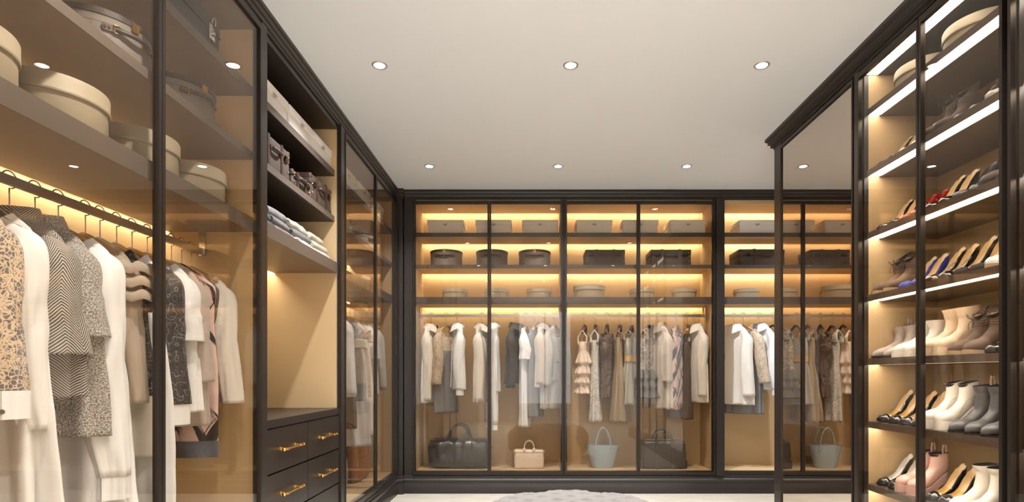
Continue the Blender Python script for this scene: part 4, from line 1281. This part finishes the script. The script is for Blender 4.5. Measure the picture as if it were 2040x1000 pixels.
# ---------------------------------------------------------------- folded clothes in the niche
def folded_mesh(w, dep, h, mat, seed):
    """folded knit: the round fold faces the aisle (-y), loose ends inside; w along x"""
    prof = []
    n = 9
    r = h / 2
    # outer contour of a U lying on its side, then back along the inner slot
    for k in range(n + 1):
        a = pi / 2 + pi * k / n
        prof.append((-dep / 2 + r + r * cos(a), r + r * sin(a)))
    outer = [(dep / 2, h)] + [(dep / 4, h * 1.0), (0, h * 1.01)] + prof + [(0, 0), (dep / 4, 0), (dep / 2, 0)]
    th = h * .42
    inner = [(dep / 2, th), (0, th), (-dep / 2 + r * 1.2, th * .98), (-dep / 2 + r * .95, h / 2), (-dep / 2 + r * 1.2, h - th * .98), (0, h - th), (dep / 2, h - th)]
    sec = outer + inner
    rings = []
    m = 22
    for i in range(m + 1):
        u = i / m
        x = (u - .5) * w
        e = sin(pi * min(1, max(0, u))) ** .25 if 0 < u < 1 else .0
        e = .72 + .28 * e
        row = []
        for (y, z) in sec:
            yy = y + .006 * nz(seed, x * 14, z * 30)
            zz = r + (z - r) * e + .004 * nz(seed + 4, x * 18, y * 14) - .006 * (1 - e) * 2
            row.append((x + .004 * nz(seed + 9, y * 20, z * 60), yy, max(.0005, zz)))
        rings.append(row)
    return MB().loft(rings, True, True, True).mesh('folded_knit', mat, 70)
K_DG = cloth('knit_dark_grey', (66, 65, 68), 300, bump=.5)
K_MG = cloth('knit_mid_grey', (104, 102, 103), 300, bump=.5, var=.2)
K_LG = cloth('knit_light_grey', (128, 125, 122), 300, bump=.5, var=.2)
K_FUR = boucle('fuzzy_brown', (70, 56, 50), (164, 144, 128), 300)
K_CR = cloth('knit_cream', (196, 184, 162), 300, bump=.5)
K_WH = cloth('knit_white', (206, 196, 178), 300, bump=.5)
stacks = [(2.762, .185, [(K_DG, 'slate grey folded knit at the bottom of the nearest stack in the niche'), (K_DG, 'slate grey folded knit in the middle of the nearest stack in the niche'), (K_DG, 'slate grey folded knit on top of the nearest stack in the niche')]),
          (2.985, .225, [(K_FUR, 'fuzzy brown folded knit under two grey ones in the niche'), (K_MG, 'grey folded knit lying on the fuzzy brown one'), (K_LG, 'light grey folded knit on top of the second stack in the niche')]),
          (3.255, .25, [(K_WH, 'white folded knit at the bottom of the third stack in the niche'), (K_MG, 'grey folded knit between a white and a cream one in the niche'), (K_CR, 'cream folded knit on top of the grey one in the niche')]),
          (3.525, .235, [(K_WH, 'white folded knit at the bottom of the farthest stack in the niche'), (K_CR, 'cream folded knit in the middle of the farthest stack in the niche'), (K_CR, 'cream folded knit on top of the farthest stack in the niche')])]
for j, (y, w, items) in enumerate(stacks):
    z = HZ
    for k, (mt, lab) in enumerate(items):
        h = .05 if k else .042
        o = place('folded_sweater', folded_mesh(w - .012 * k * (j % 2), .27 - .015 * k, h, mt, j * 7 + k), None, (XL - .165 - .012 * k, y + .006 * ((k * 2 + j) % 3 - 1), z), (0, 0, pi / 2 + .03 * ((j + k) % 3 - 1)))
        tag(o, lab, 'sweater', 'folded knits in the niche')
        z += h + .001

# ---------------------------------------------------------------- bags
FZ = B1
M_BLKL = plain('black_glossy_leather', (40, 35, 32), .28, var=.15, scale=30, bump=.25, bd=.002, coat=.15)
M_CRL = plain('cream_leather', (224, 205, 186), .45, var=.04, scale=120, bump=.15, bd=.0006)
M_BLUEL = plain('powder_blue_leather', (150, 163, 172), .5, var=.03, scale=200, bump=.12, bd=.0005)
M_DKL = plain('dark_brown_leather', (66, 56, 49), .35, var=.15, scale=80, bump=.2, bd=.001)
M_COGN = plain('cognac_leather', (166, 112, 72), .45, var=.12, scale=90, bump=.25, bd=.0008)
M_GREYL = plain('pale_grey_leather', (186, 182, 178), .5, var=.05, scale=100, bump=.15, bd=.0008)
def arch(w, h, y, z0, n=22, p=2.4):
    pts = []
    for k in range(n + 1):
        a = pi * k / n
        c, s_ = cos(a), sin(a)
        pts.append((-w / 2 * math.copysign(abs(c) ** (2 / p), c), y, z0 + h * abs(s_) ** (2 / p)))
    return pts
def duffel():
    o = thing('duffel_bag', 'large black glossy leather duffel bag on the wardrobe floor', 'bag', (bx(915.5, YB + .17), YB + .19, FZ), 0, 'bags on the wardrobe floor')
    L_, hh, dp = .565, .275, .24
    rings = []
    N = 56
    for i in range(41):
        u = i / 40
        x = (u - .5) * L_
        e = (1 - abs(2 * u - 1) ** 14) ** .5 if 0 < u < 1 else 0
        e = .80 + .20 * e
        sag = .012 * sin(pi * u) * 0 - .010 * cos(4 * pi * u) * .5
        row = []
        for k in range(N):
            a = 2 * pi * k / N
            c, s_ = cos(a), sin(a)
            y = dp / 2 * math.copysign(abs(c) ** .72, c) * e
            z = hh / 2 + hh / 2 * math.copysign(abs(s_) ** .62, s_) * e + (sag if s_ > 0 else 0)
            f = .012 * nz(x * 9, y * 7 + 3, z * 7) + .010 * nz(x * 22, y * 3, z * 9 + 7) * (1 if s_ > -.3 else .2)
            row.append((x, y + f * c, max(.001, z + f * s_)))
        rings.append(row)
    part('body', MB().loft(rings, True, True, True), M_BLKL, o, 60)
    for s in (-1, 1):
        x = s * .098
        m = MB()
        sec = []
        for k in range(33):
            a = radians(-50 + 280 * k / 32)
            c, s_ = cos(a), sin(a)
            y = -(dp / 2 + .006) * math.copysign(abs(c) ** .72, c); z = hh / 2 + (hh / 2 + .006) * math.copysign(abs(s_) ** .62, s_)
            sec.append((y, z))
        m.loft([[(x - .020, y, z) for y, z in sec], [(x - .018, y * 1.04, .14 + (z - .14) * 1.03) for y, z in sec], [(x + .018, y * 1.04, .14 + (z - .14) * 1.03) for y, z in sec], [(x + .020, y, z) for y, z in sec]], False)
        part('strap', m, M_BLKL, o, 60)
        e = part('end_ring', MB().tube([(s * (L_ / 2 + .008 + .012 * cos(q)), .0, .19 + .012 * sin(q)) for q in [2 * pi * k / 14 for k in range(15)]], .003, 6), M_CHROME, o, 60)
    for y in (-.075, .06):
        part('handle', MB().tube([(-.098, y - .02, hh - .03), (-.098, y, hh)] + arch(.19, .135, y, hh, 26, 2.1)[1:-1] + [(.098, y, hh), (.098, y - .02, hh - .03)], [.010] * 3 + [.0085] * 23 + [.010] * 3, 10), M_BLKL, o, 60)
    part('zip', MB().box(-.25, .25, -.004, .004, hh - .004, hh + .004), M_DKL, o)
duffel()
def handbag():
    o = thing('handbag', 'small cream structured handbag with arched handle', 'bag', (bx(1054, YB + .14), YB + .17, FZ), 0, 'bags on the wardrobe floor')
    w, dp, h = .272, .13, .175
    part('body', MB().rbox(w, dp, h, .018, n=5, rv=.014, bulge=.006), M_CRL, o, 60)
    part('flap_seam', MB().box(-w / 2 + .004, w / 2 - .004, -dp / 2 - .0025, dp / 2 + .0025, h - .024, h - .021), plain('cream_seam', (190, 168, 148), .5, bump=0), o)
    for y in (-.03, .03):
        hd = part('handle', MB().tube([(-.044, y, h - .005)] + arch(.092, .075, y, h + .006, 20, 2.2) + [(.044, y, h - .005)], .0052, 8), M_CRL, o, 60)
    for s in (-1, 1):
        part('handle_tab', MB().cbox(s * .045, -.05, h + .006, .022, .05, .016), M_CRL, o)
        part('side_tab', MB().cbox(s * (w / 2 + .004), 0, h * .9, .012, .02, .022), M_CRL, o)
handbag()
def tote():
    o = thing('tote_bag', 'powder blue flared leather tote bag in the right back wardrobe', 'bag', (bx(1201.5, YB + .15), YB + .18, FZ), 0, 'bags on the wardrobe floor')
    rings = []
    n = 48
    hh = .218
    for k in range(15):
        u = k / 14
        rx = lerp(.095, .158, u ** .9); ry = lerp(.058, .066, u)
        rings.append([(rx * math.copysign(abs(cos(a)) ** .8, cos(a)), ry * math.copysign(abs(sin(a)) ** .8, sin(a)), hh * u + .006 * (abs(cos(a)) ** 2) * u * -1 + .001) for a in [2 * pi * i / n for i in range(n)]])
    inner = [[(x * .965, y * .93, z) for x, y, z in r] for r in rings[::-1]]
    part('body', MB().loft(rings + inner, True, True, True), M_BLUEL, o, 60)
    for y, tag_ in ((-.062, 1), (.062, 0)):
        h = part('handle', MB().tube([(-.076, y - .006 * tag_ + .003, hh - .075), (-.073, y * 1.0, hh - .02)] + arch(.138, .158, y * .8, hh + .004, 22, 1.75) + [(.073, y, hh - .02), (.076, y - .006 * tag_ + .003, hh - .075)], .0058, 8, .5, up=(0, 1, 0)), M_BLUEL, o, 60)
        for s in (-1, 1):
            for q in (-.009, .009):
                place('stud', STR_STUD, h, (s * .076 + q, y * 1.08 - .004 * (1 if y < 0 else -1), hh - .035), (pi / 2 if y < 0 else -pi / 2, 0, 0))
tote()
def briefbag():
    o = thing('weekend_bag', 'dark brown boxy weekend bag with two vertical straps', 'bag', (bx(1321, YB + .14), YB + .18, FZ), 0, 'bags on the wardrobe floor')
    w, dp, h = .405, .20, .262
    part('body', MB().rbox(w, dp, h, .04, n=6, rv=.03, bulge=.008), M_DKL, o, 60)
    part('top_zip', MB().rbox(w - .05, .05, .012, .02, (0, 0, h - .004), n=3, rv=.004), plain('grey_zip_tape', (112, 100, 90), .6), o, 60)
    for s in (-1, 1):
        m = MB().box(s * .074 - .015, s * .074 + .015, -dp / 2 - .012, -dp / 2 - .004, .004, h - .028)
        m.box(s * .074 - .015, s * .074 + .015, -dp / 2 - .010, -dp / 2 + .03, h - .030, h - .004)
        st = part('strap', m, M_DKL, o)
        place('stud', STR_STUD, st, (s * .074, -dp / 2 - .012, h - .055), (pi / 2, 0, 0))
        part('side_pocket', MB().rbox(.03, dp * .8, h * .3, .012, (s * (w / 2), 0, .002), n=3), M_DKL, o, 60)
    for y in (-.075, .06):
        part('handle', MB().tube([(-.074, y - .01, h - .03), (-.074, y, h)] + arch(.146, .085, y, h + .002, 22, 2.6)[1:-1] + [(.074, y, h), (.074, y - .01, h - .03)], .0075, 8), M_DKL, o, 60)
briefbag()
def upright_case():
    o = thing('leather_travel_bag', 'cognac leather upright travel bag in the far left wardrobe', 'bag', (XL - .245, 4.83, FZ), radians(88), 'bags on the wardrobe floor')
    w, dp, h = .34, .16, .36
    part('body', MB().rbox(w, dp, h, .045, n=6, rv=.035, bulge=.008), M_COGN, o, 60)
    part('zip_band', MB().rbox(w + .006, .012, h + .005, .006, (0, -.03, 0), n=3, rv=.004), M_DKL, o, 60)
    part('front_seam', MB().box(-w / 2 + .05, w / 2 - .05, -dp / 2 - .009, -dp / 2 - .002, h * .55, h * .56), M_DKL, o)
    part('side_zip', MB().box(-w / 2 - .006, -w / 2 + .004, -.006, .006, h * .4, h * .85), M_DKL, o)
    part('handle', MB().tube([(-.07, 0, h - .005)] + arch(.13, .06, 0, h + .002, 18, 2.3) + [(.07, 0, h - .005)], .009, 8), M_COGN, o, 60)
    part('strap', MB().tube([(.10, -dp / 2 - .006, h * .5), (.10, -dp / 2 - .006, h - .03), (.08, -.05, h + .03), (.06, 0, h + .05)], .012, 6, .3), M_COGN, o, 60)
upright_case()
def grey_bag():
    o = thing('small_case', 'pale grey leather bag in front of the cognac travel bag', 'bag', (XL - .275, 4.42, FZ), radians(86), 'bags on the wardrobe floor')
    w, dp, h = .26, .13, .235
    part('body', MB().rbox(w, dp, h, .03, n=5, rv=.03, bulge=.005), M_GREYL, o, 60)
    part('handle', MB().tube([(-.05, 0, h - .005)] + arch(.10, .045, 0, h, 16, 2.3) + [(.05, 0, h - .005)], .006, 8), M_GREYL, o, 60)
    part('lid_seam', MB().rbox(w + .013, dp + .013, .004, .03, (0, 0, h * .72), n=4, rv=.001), plain('grey_seam', (150, 146, 142), .5, bump=0), o, 60)
grey_bag()

# ---------------------------------------------------------------- shoes: heel at x=0, toe towards -x
def sole_z(t, heel, plat):
    """t: 0 toe .. 1 heel"""
    if t < .36: return plat + .004 * (1 - t / .36) ** 2
    u = (t - .36) / .64
    return plat + (heel - plat) * (sm(u) * .55 + u * .45) if u < 1 else heel
def half_w(t, point=1.0):
    if t < .30:
        q = max(0.0, 1 - (1 - t / .30) ** 2)
        return max(.002, .037 * (q ** .85 if point else q ** .42))
    if t > .90:
        return max(.004, .026 * sqrt(max(0.0, 1 - ((t - .90) / .105) ** 2)))
    return sinterp([(.30, .037), (.58, .027), (.9, .026)], t)
def stiletto(m, x, top, r0, r1, ztop, zb=0.0, lean=.02, rect=False):
    rings = []
    n = 12
    for k in range(9):
        u = k / 8
        r = lerp(r0, r1, u ** .55)
        cx = x + lean * u
        z = lerp(ztop, zb, u)
        rings.append([(cx + r * cos(2 * pi * i / n) * (1.1 if not rect else 1.0), r * sin(2 * pi * i / n), z + (.010 * (cos(2 * pi * i / n) - .6) * (1 - u) if not rect else 0)) for i in range(n)])
    m.loft(rings, True, True, True)
SHOES = {}
def pump(upper, insole, sole, heel=.105, L=.185, plat=.0, lining=None, fringe=False, pad=None):
    n = 40
    ts = [(k / n) ** 1.25 for k in range(n + 1)]
    rim_open = .30
    rows = []
    inn = []
    for t in ts:
        x = -L * (1 - t); w = half_w(t); sz = sole_z(t, heel, plat) + .004
        hgt = sinterp([(0, .012), (.12, .030), (.28, .040), (.34, .032), (.6, .024), (.8, .042), (1.0, .064)], t)
        g = sm((t - rim_open) / .10) * .985
        pts, q = [], []
        for s in (-1, 1):
            half = []
            for i in range(7):
                u = i / 6
                y = w * (g + (1 - g) * sin(u * pi / 2)); z = sz + hgt * cos(u * pi / 2) ** (.75 if g < .5 else 1.0)
                if g > .5: y = w * (1 + .10 * sin(u * pi) - .06 * (1 - u)) ; z = sz + hgt * (1 - u)
                half.append((x + (.010 * (1 - u) * (t > .9)), s * y, z))
            pts += half if s < 0 else half[::-1]
        rows.append(pts)
        inn.append([(px, py * .93, pz + .002) for px, py, pz in pts])
    mU = MB().loft(rows, False)
    mL = MB().loft([r for r, t in zip(inn, ts) if t > rim_open - .02], False)
    ins = []
    for t in ts:
        if t < rim_open - .06: continue
        x = -L * (1 - t); w = half_w(t) * .97; z = sole_z(t, heel, plat) + .007
        ins.append([(x, -w, z + .004), (x, -w * .5, z), (x, w * .5, z), (x, w, z + .004)])
    # the sock lining climbs the heel counter
    x, z = 0.0, heel
    for k in range(1, 5):
        u = k / 4
        ins.append([(.002 + .006 * u - .004 * abs(yy), yy * (.023 - .012 * u * u), z + .010 + .052 * u) for yy in (-1, -.5, .5, 1)])
    cut_ = len(ins) - 16
    mI = MB().loft(ins[:cut_ + 1], False)
    mP = MB().loft(ins[cut_:], False)
    so = [[(-L * (1 - t), -half_w(t) * .97, sole_z(t, heel, plat) + .004), (-L * (1 - t), half_w(t) * .97, sole_z(t, heel, plat) + .004), (-L * (1 - t), half_w(t) * .9, sole_z(t, heel, plat) - (plat if t < .4 else plat * (1 - (t - .4) / .6) * .6) + .0003), (-L * (1 - t), -half_w(t) * .9, sole_z(t, heel, plat) - (plat if t < .4 else plat * (1 - (t - .4) / .6) * .6) + .0003)] for t in ts]
    mS = MB().loft(so, True, True, True)
    mH = MB(); stiletto(mH, -.020, 0, .019, .0048, heel - .012)
    P = [('upper', mU.mesh('upper', upper, 60)), ('lining', mL.mesh('lining', lining or insole, 60)), ('insole', mI.mesh('insole', insole, 60)), ('heel_pad', mP.mesh('heel_pad', pad or insole, 60)), ('sole', mS.mesh('sole', sole, 50)), ('heel', mH.mesh('heel', upper, 60))]
    if fringe:
        f = MB()
        for k in range(26):
            x0 = -L * .62 + L * .30 * k / 25
            f.tube([(x0, -.030 - .004 * sin(k), .045 + .05 * k / 25), (x0 - .006 * cos(k * 2), -.044, .050 + .05 * k / 25 + .006 * sin(k * 3))], .0012, 4)
        P.append(('fringe', f.mesh('fringe', plain('silver_fringe', (190, 186, 180), .4, .3, bump=0), 60)))
    return P
def boot(upper, sole, heel=.07, L=.21, plat=.004, shaft=.12, tab=None, block=False, toe='point', top_flare=1.0, inside=None, heel_m=None, tie=None, cut=0.0, seam=None):
    """one bent loft from toe to the shaft rim"""
    pt = 1.0 if toe == 'point' else 0.0
    out, inn, wd = [], [], []
    zt = heel + shaft
    # outer contour: sole, heel back, back of the shaft; inner contour: vamp, instep, front of the shaft
    for k in range(15):
        t = k / 14 * .80
        x = -L * (1 - t)
        out.append((x, sole_z(t, heel, plat)))
        ti = t * .72
        inn.append((-L * (1 - ti) - .001, sole_z(ti, heel, plat) + interp([(0, .012), (.08, .034), (.22, .050), (.40, .060), (.58, .074)], ti)))
        wd.append(half_w(lerp(t, ti, .35), pt) * 1.06)
    ax = inn[-1][0]                              # ankle front
    back = [(-.012, heel), (.0, heel + .012), (.005, heel + .035), (.004, heel + .06), (-.002, heel + .085)]
    fr0 = inn[-1]
    zf1 = max(fr0[1] + .030, heel + .085)
    fronts = [(ax + .010 * sin(pi / 2 * q), lerp(fr0[1], zf1, q)) for q in (.25, .45, .65, .85, 1.0)]
    for (b, f) in zip(back, fronts):
        out.append(b); inn.append(f); wd.append(.0285 + .004 * (b[1] - heel) / .085)
    for k in range(1, 8):
        u = k / 7
        zb = lerp(heel + .085, zt, u); zf = lerp(zf1, zt - cut, u)
        out.append((lerp(-.002, .004 * top_flare, u), zb)); inn.append((lerp(ax + .010, ax - .004 * top_flare, u), zf)); wd.append(lerp(.0325, .036 * (.8 + .2 * top_flare), u))
    n = 28
    rings = []
    for (ox, oz), (ix, iz), w in zip(out, inn, wd):
        cx, cz = (ox + ix) / 2, (oz + iz) / 2
        dx, dz = (ix - ox) / 2, (iz - oz) / 2
        ring_ = []
        for i in range(n):
            a = 2 * pi * i / n
            c, s_ = cos(a), sin(a)
            # flatter at the outer (sole) end
            cc = c if c > 0 else -abs(c) ** .62
            f = .0018 * nz(ox * 40, s_ * 2, oz * 40)
            ring_.append((cx + dx * cc + f, w * math.copysign(abs(s_) ** .8, s_), cz + dz * cc + f))
        rings.append(ring_)
    last = rings[-1]
    mx = sum(p[0] for p in last) / n
    mU = MB().loft(rings, True, True, False)
    ins = [[(mx + (x - mx) * .985, y * .985, z + .0005) for x, y, z in last], [(mx + (x - mx) * .90, y * .90, z - .002) for x, y, z in last], [(mx + (x - mx) * .80, y * .78, z - .012) for x, y, z in last], [(mx + (x - mx) * .3, y * .3, z - .016) for x, y, z in last]]
    mI = MB().loft(ins)
    so = []
    for k in range(33):
        t = (k / 32) ** 1.35
        x = -L * (1 - t) - (.003 if t < .05 else 0); w = half_w(t, pt) * 1.08 + .002; zz = sole_z(t, heel, plat)
        low = max(0.0003, zz - max(plat, .005)) if t > .38 else .0003
        so.append([(x, -w, zz + .004), (x, w, zz + .004), (x, w, low), (x, -w, low)])
    mS = MB().loft(so, True, True, True)
    mH = MB()
    if block: stiletto(mH, -.030, 0, .026, .022, heel + .003, lean=.004, rect=True)
    else: stiletto(mH, -.022, 0, .021, .0055, heel + .004, lean=.014)
    P = [('upper', mU.mesh('upper', upper, 60)), ('lining', mI.mesh('lining', inside or M_LINK, 60)), ('sole', mS.mesh('sole', sole, 50)), ('heel', mH.mesh('heel', heel_m or upper, 60))]
    if tab:
        P.append(('pull_tab', MB().tube([(.0, 0, zt - .025), (.003, 0, zt + .01), (-.002, 0, zt + .034), (-.012, 0, zt + .034), (-.016, 0, zt + .01), (-.014, 0, zt - .02)], .006, 6, .35, up=(0, 1, 0)).mesh('pull_tab', tab, 60)))
    if seam:
        P.append(('seam', MB().tube([(-L * .55, -.030, plat + .04), (-L * .40, -.034, heel * .7 + .05), (-L * .2, -.033, heel + .03), (-.004, -.022, heel + .05)], .001, 5).mesh('seam', seam, 60)))
    if tie:
        m = MB()
        bxp, bz = inn[-1][0] - .001, inn[-1][1] - .012
        for s in (-1, 1):
            m.tube([(bxp - .002, 0, bz)] + [(bxp - .008 - .008 * sin(pi * u), s * .024 * sin(pi * u * .8), bz + .024 * sin(pi * u)) for u in [k / 12 for k in range(1, 12)]] + [(bxp - .002, 0, bz)], .0012, 5)
            m.tube([(bxp - .002, 0, bz), (bxp - .010, s * .010, bz - .008), (bxp - .014, s * .016, bz - .024), (bxp - .013, s * .015, bz - .042)], .0012, 5)
        for q in range(3):
            z = bz - .006 - .011 * q
            m.tube([(bxp + .030 - .002 * q, -.031, z - .004), (bxp + .010, -.025, z), (bxp - .002 - .001 * q, 0, z + .001), (bxp + .010, .025, z), (bxp + .030 - .002 * q, .031, z - .004)], .0012, 5)
        P.append(('laces', m.mesh('laces', tie, 60)))
    return P
M_LINK = plain('dark_lining', (38, 33, 31), .7, var=.05, bump=0)
PAT = plain('black_patent', (26, 24, 24), .10, var=.05, scale=20, bump=0, coat=.6)
BLKS = plain('black_suede', (34, 31, 31), .85, var=.1, scale=200, bump=.2)
CHAR = plain('charcoal_leather', (84, 82, 84), .42, var=.06, scale=100, bump=.1)
INS_C = plain('cream_insole', (222, 196, 156), .5, var=.03, bump=0)
INS_Y = plain('gold_insole', (214, 172, 84), .45, var=.05, bump=0)
INS_W = plain('white_insole', (226, 222, 216), .5, var=.03, bump=0)
RED_S = plain('red_sole', (178, 40, 30), .25, var=.03, bump=0)
BEI_S = plain('beige_sole', (186, 156, 120), .5, var=.05, bump=0)
BLU = plain('cobalt_suede', (44, 58, 150), .6, var=.15, scale=200, bump=.2)
def floral_shoe():
    t_ = NT('red_floral_cloth')
    v = t_.coord('Object')
    vo = t_.n('TexVoronoi', {'feature': 'F1'}, Vector=v, Scale=60.0)
    f = t_.step(vo.outputs['Distance'], .25, .35)
    n_ = t_.noise(v, 120, 2)
    c = t_.mix(f, srgb(222, 190, 120), srgb(186, 40, 34))
    c = t_.mix(t_.step(n_, .55, .62), c, srgb(60, 52, 44))
    return t_.finish(c, .5)
FLOR = floral_shoe()
TAUPB = plain('taupe_snake', (172, 156, 146), .55, var=.22, scale=55, bump=.4, bd=.001)
WHB = plain('white_leather', (226, 218, 208), .4, var=.02, scale=100, bump=.05)
CRB = plain('cream_boot_leather', (218, 192, 164), .42, var=.03, scale=100, bump=.05)
PINKB_ = plain('pink_leather', (206, 168, 156), .4, var=.03, scale=100, bump=.05)
BROWNB = plain('brown_suede', (100, 78, 64), .8, var=.15, scale=160, bump=.3)
BROWND = plain('dark_brown_suede', (84, 68, 60), .8, var=.15, scale=160, bump=.3)
LACEK = plain('black_lace_cord', (24, 22, 22), .6, bump=0)
KIND = {
    'black_cream': pump(PAT, INS_C, BLKS), 'black_gold': pump(PAT, INS_Y, BLKS, lining=INS_C, pad=INS_C), 'black_white': pump(PAT, INS_W, BLKS, .10),
    'grey_pump': pump(CHAR, CHAR, BLKS, .10, lining=CHAR), 'floral': pump(FLOR, FLOR, BEI_S, .075, lining=FLOR), 'blue': pump(BLU, INS_C, RED_S, .10),
    'fringe': pump(PAT, INS_C, RED_S, .105, fringe=True), 'black_plain': pump(BLKS, INS_C, RED_S, .115), 'white_pump': pump(WHB, WHB, BEI_S, .10, plat=.015),
    'nude': pump(plain('silver_leather', (172, 168, 164), .35, .2, bump=0), INS_W, BEI_S, .095),
    'lace_brown': boot(BROWNB, BEI_S, .095, .20, .012, .135, tie=LACEK, toe='round', cut=.062), 'lace_dark': boot(BROWND, BLKS, .095, .20, .010, .135, tie=LACEK, toe='round', cut=.062),
    'lace_black': boot(BLKS, BLKS, .095, .20, .008, .135, tie=LACEK, cut=.062),
    'taupe_boot': boot(TAUPB, BLKS, .045, .21, .005, .135, tab=TAUPB, block=True, cut=.012), 'white_boot': boot(WHB, WHB, .055, .21, .022, .125, block=True, toe='round'),
    'cream_boot': boot(CRB, CRB, .085, .205, .032, .150, block=True, toe='round', top_flare=1.5, seam=BEI_S, cut=.016), 'white_plat': boot(WHB, WHB, .125, .195, .038, .105, toe='round', top_flare=.6, seam=BEI_S, cut=.02),
    'grey_boot': boot(CHAR, BLKS, .085, .20, .003, .130, tab=plain('pink_tab', (206, 176, 164), .5, bump=0), cut=.012), 'pink_plat': boot(PINKB_, PINKB_, .115, .195, .036, .10, tab=PINKB_, toe='round', cut=.010, seam=BEI_S),
    'white_ankle': boot(WHB, WHB, .080, .20, .004, .125, top_flare=1.3, cut=.010),
}
ORD = ('second', 'third', 'fourth', 'fifth', 'sixth', 'lowest')
SHELVES = [
    (1, [('black_cream', 'black patent pumps with cream insoles', 'pump'), ('nude', 'silver pumps', 'pump'), ('lace_dark', 'dark lace-up booties', 'bootie'), ('grey_pump', 'charcoal pumps', 'pump'), ('white_pump', 'white pumps', 'pump')]),
    (2, [('black_cream', 'leftmost black cream-lined pumps', 'pump'), ('floral', 'red floral pumps', 'pump'), ('black_cream', 'black cream-lined pumps beside red floral ones', 'pump'), ('grey_pump', 'charcoal pumps', 'pump'), ('lace_dark', 'dark lace-up booties', 'bootie')]),
    (3, [('lace_brown', 'brown lace-up booties', 'bootie'), ('blue', 'cobalt blue pumps', 'pump'), ('fringe', 'black fringed pumps', 'pump'), ('black_plain', 'black suede pumps', 'pump'), ('white_pump', 'white pumps', 'pump')]),
    (4, [('taupe_boot', 'taupe snakeskin ankle boots', 'boot'), ('white_boot', 'white ankle boots', 'boot'), ('cream_boot', 'cream platform boots', 'boot'), ('lace_brown', 'brown lace-up booties', 'bootie'), ('black_gold', 'black gold-lined pumps', 'pump')]),
    (5, [('black_gold', 'leftmost black gold-lined pumps', 'pump'), ('black_gold', 'black gold-lined pumps beside the white platforms', 'pump'), ('white_plat', 'white platform booties', 'bootie'), ('grey_boot', 'charcoal ankle boots with pink tabs', 'boot'), ('grey_boot', 'rightmost charcoal boots', 'boot')]),
    (6, [('black_white', 'black pumps with white insoles', 'pump'), ('pink_plat', 'pink platform booties', 'bootie'), ('black_gold', 'black gold-lined pumps', 'pump'), ('white_ankle', 'white heeled ankle boots', 'boot'), ('lace_black', 'black lace-up booties', 'bootie')]),
]
YP = [(2.965, 2.885), (2.790, 2.715), (2.605, 2.530), (2.430, 2.355), (2.255, 2.180)]
for si, prs in SHELVES:
    z = SHOE[si] + .0335
    for (kd, lab, cat), ys in zip(prs, YP):
        x0 = XR + .212
        for q, y in enumerate(ys):
            o = thing('high_heel' if cat == 'pump' else ('lace_up_bootie' if 'lace' in kd else 'ankle_boot'), f'{("left", "right")[q]} one of the {lab} on the {ORD[si - 1]} shoe shelf', 'shoe', (x0, y, z), radians(-3 + 5 * q), 'shoes in the cabinet')
            o.scale = (.93, .96, .95)
            for nm, me in KIND[kd]:
                place(nm, me, o)
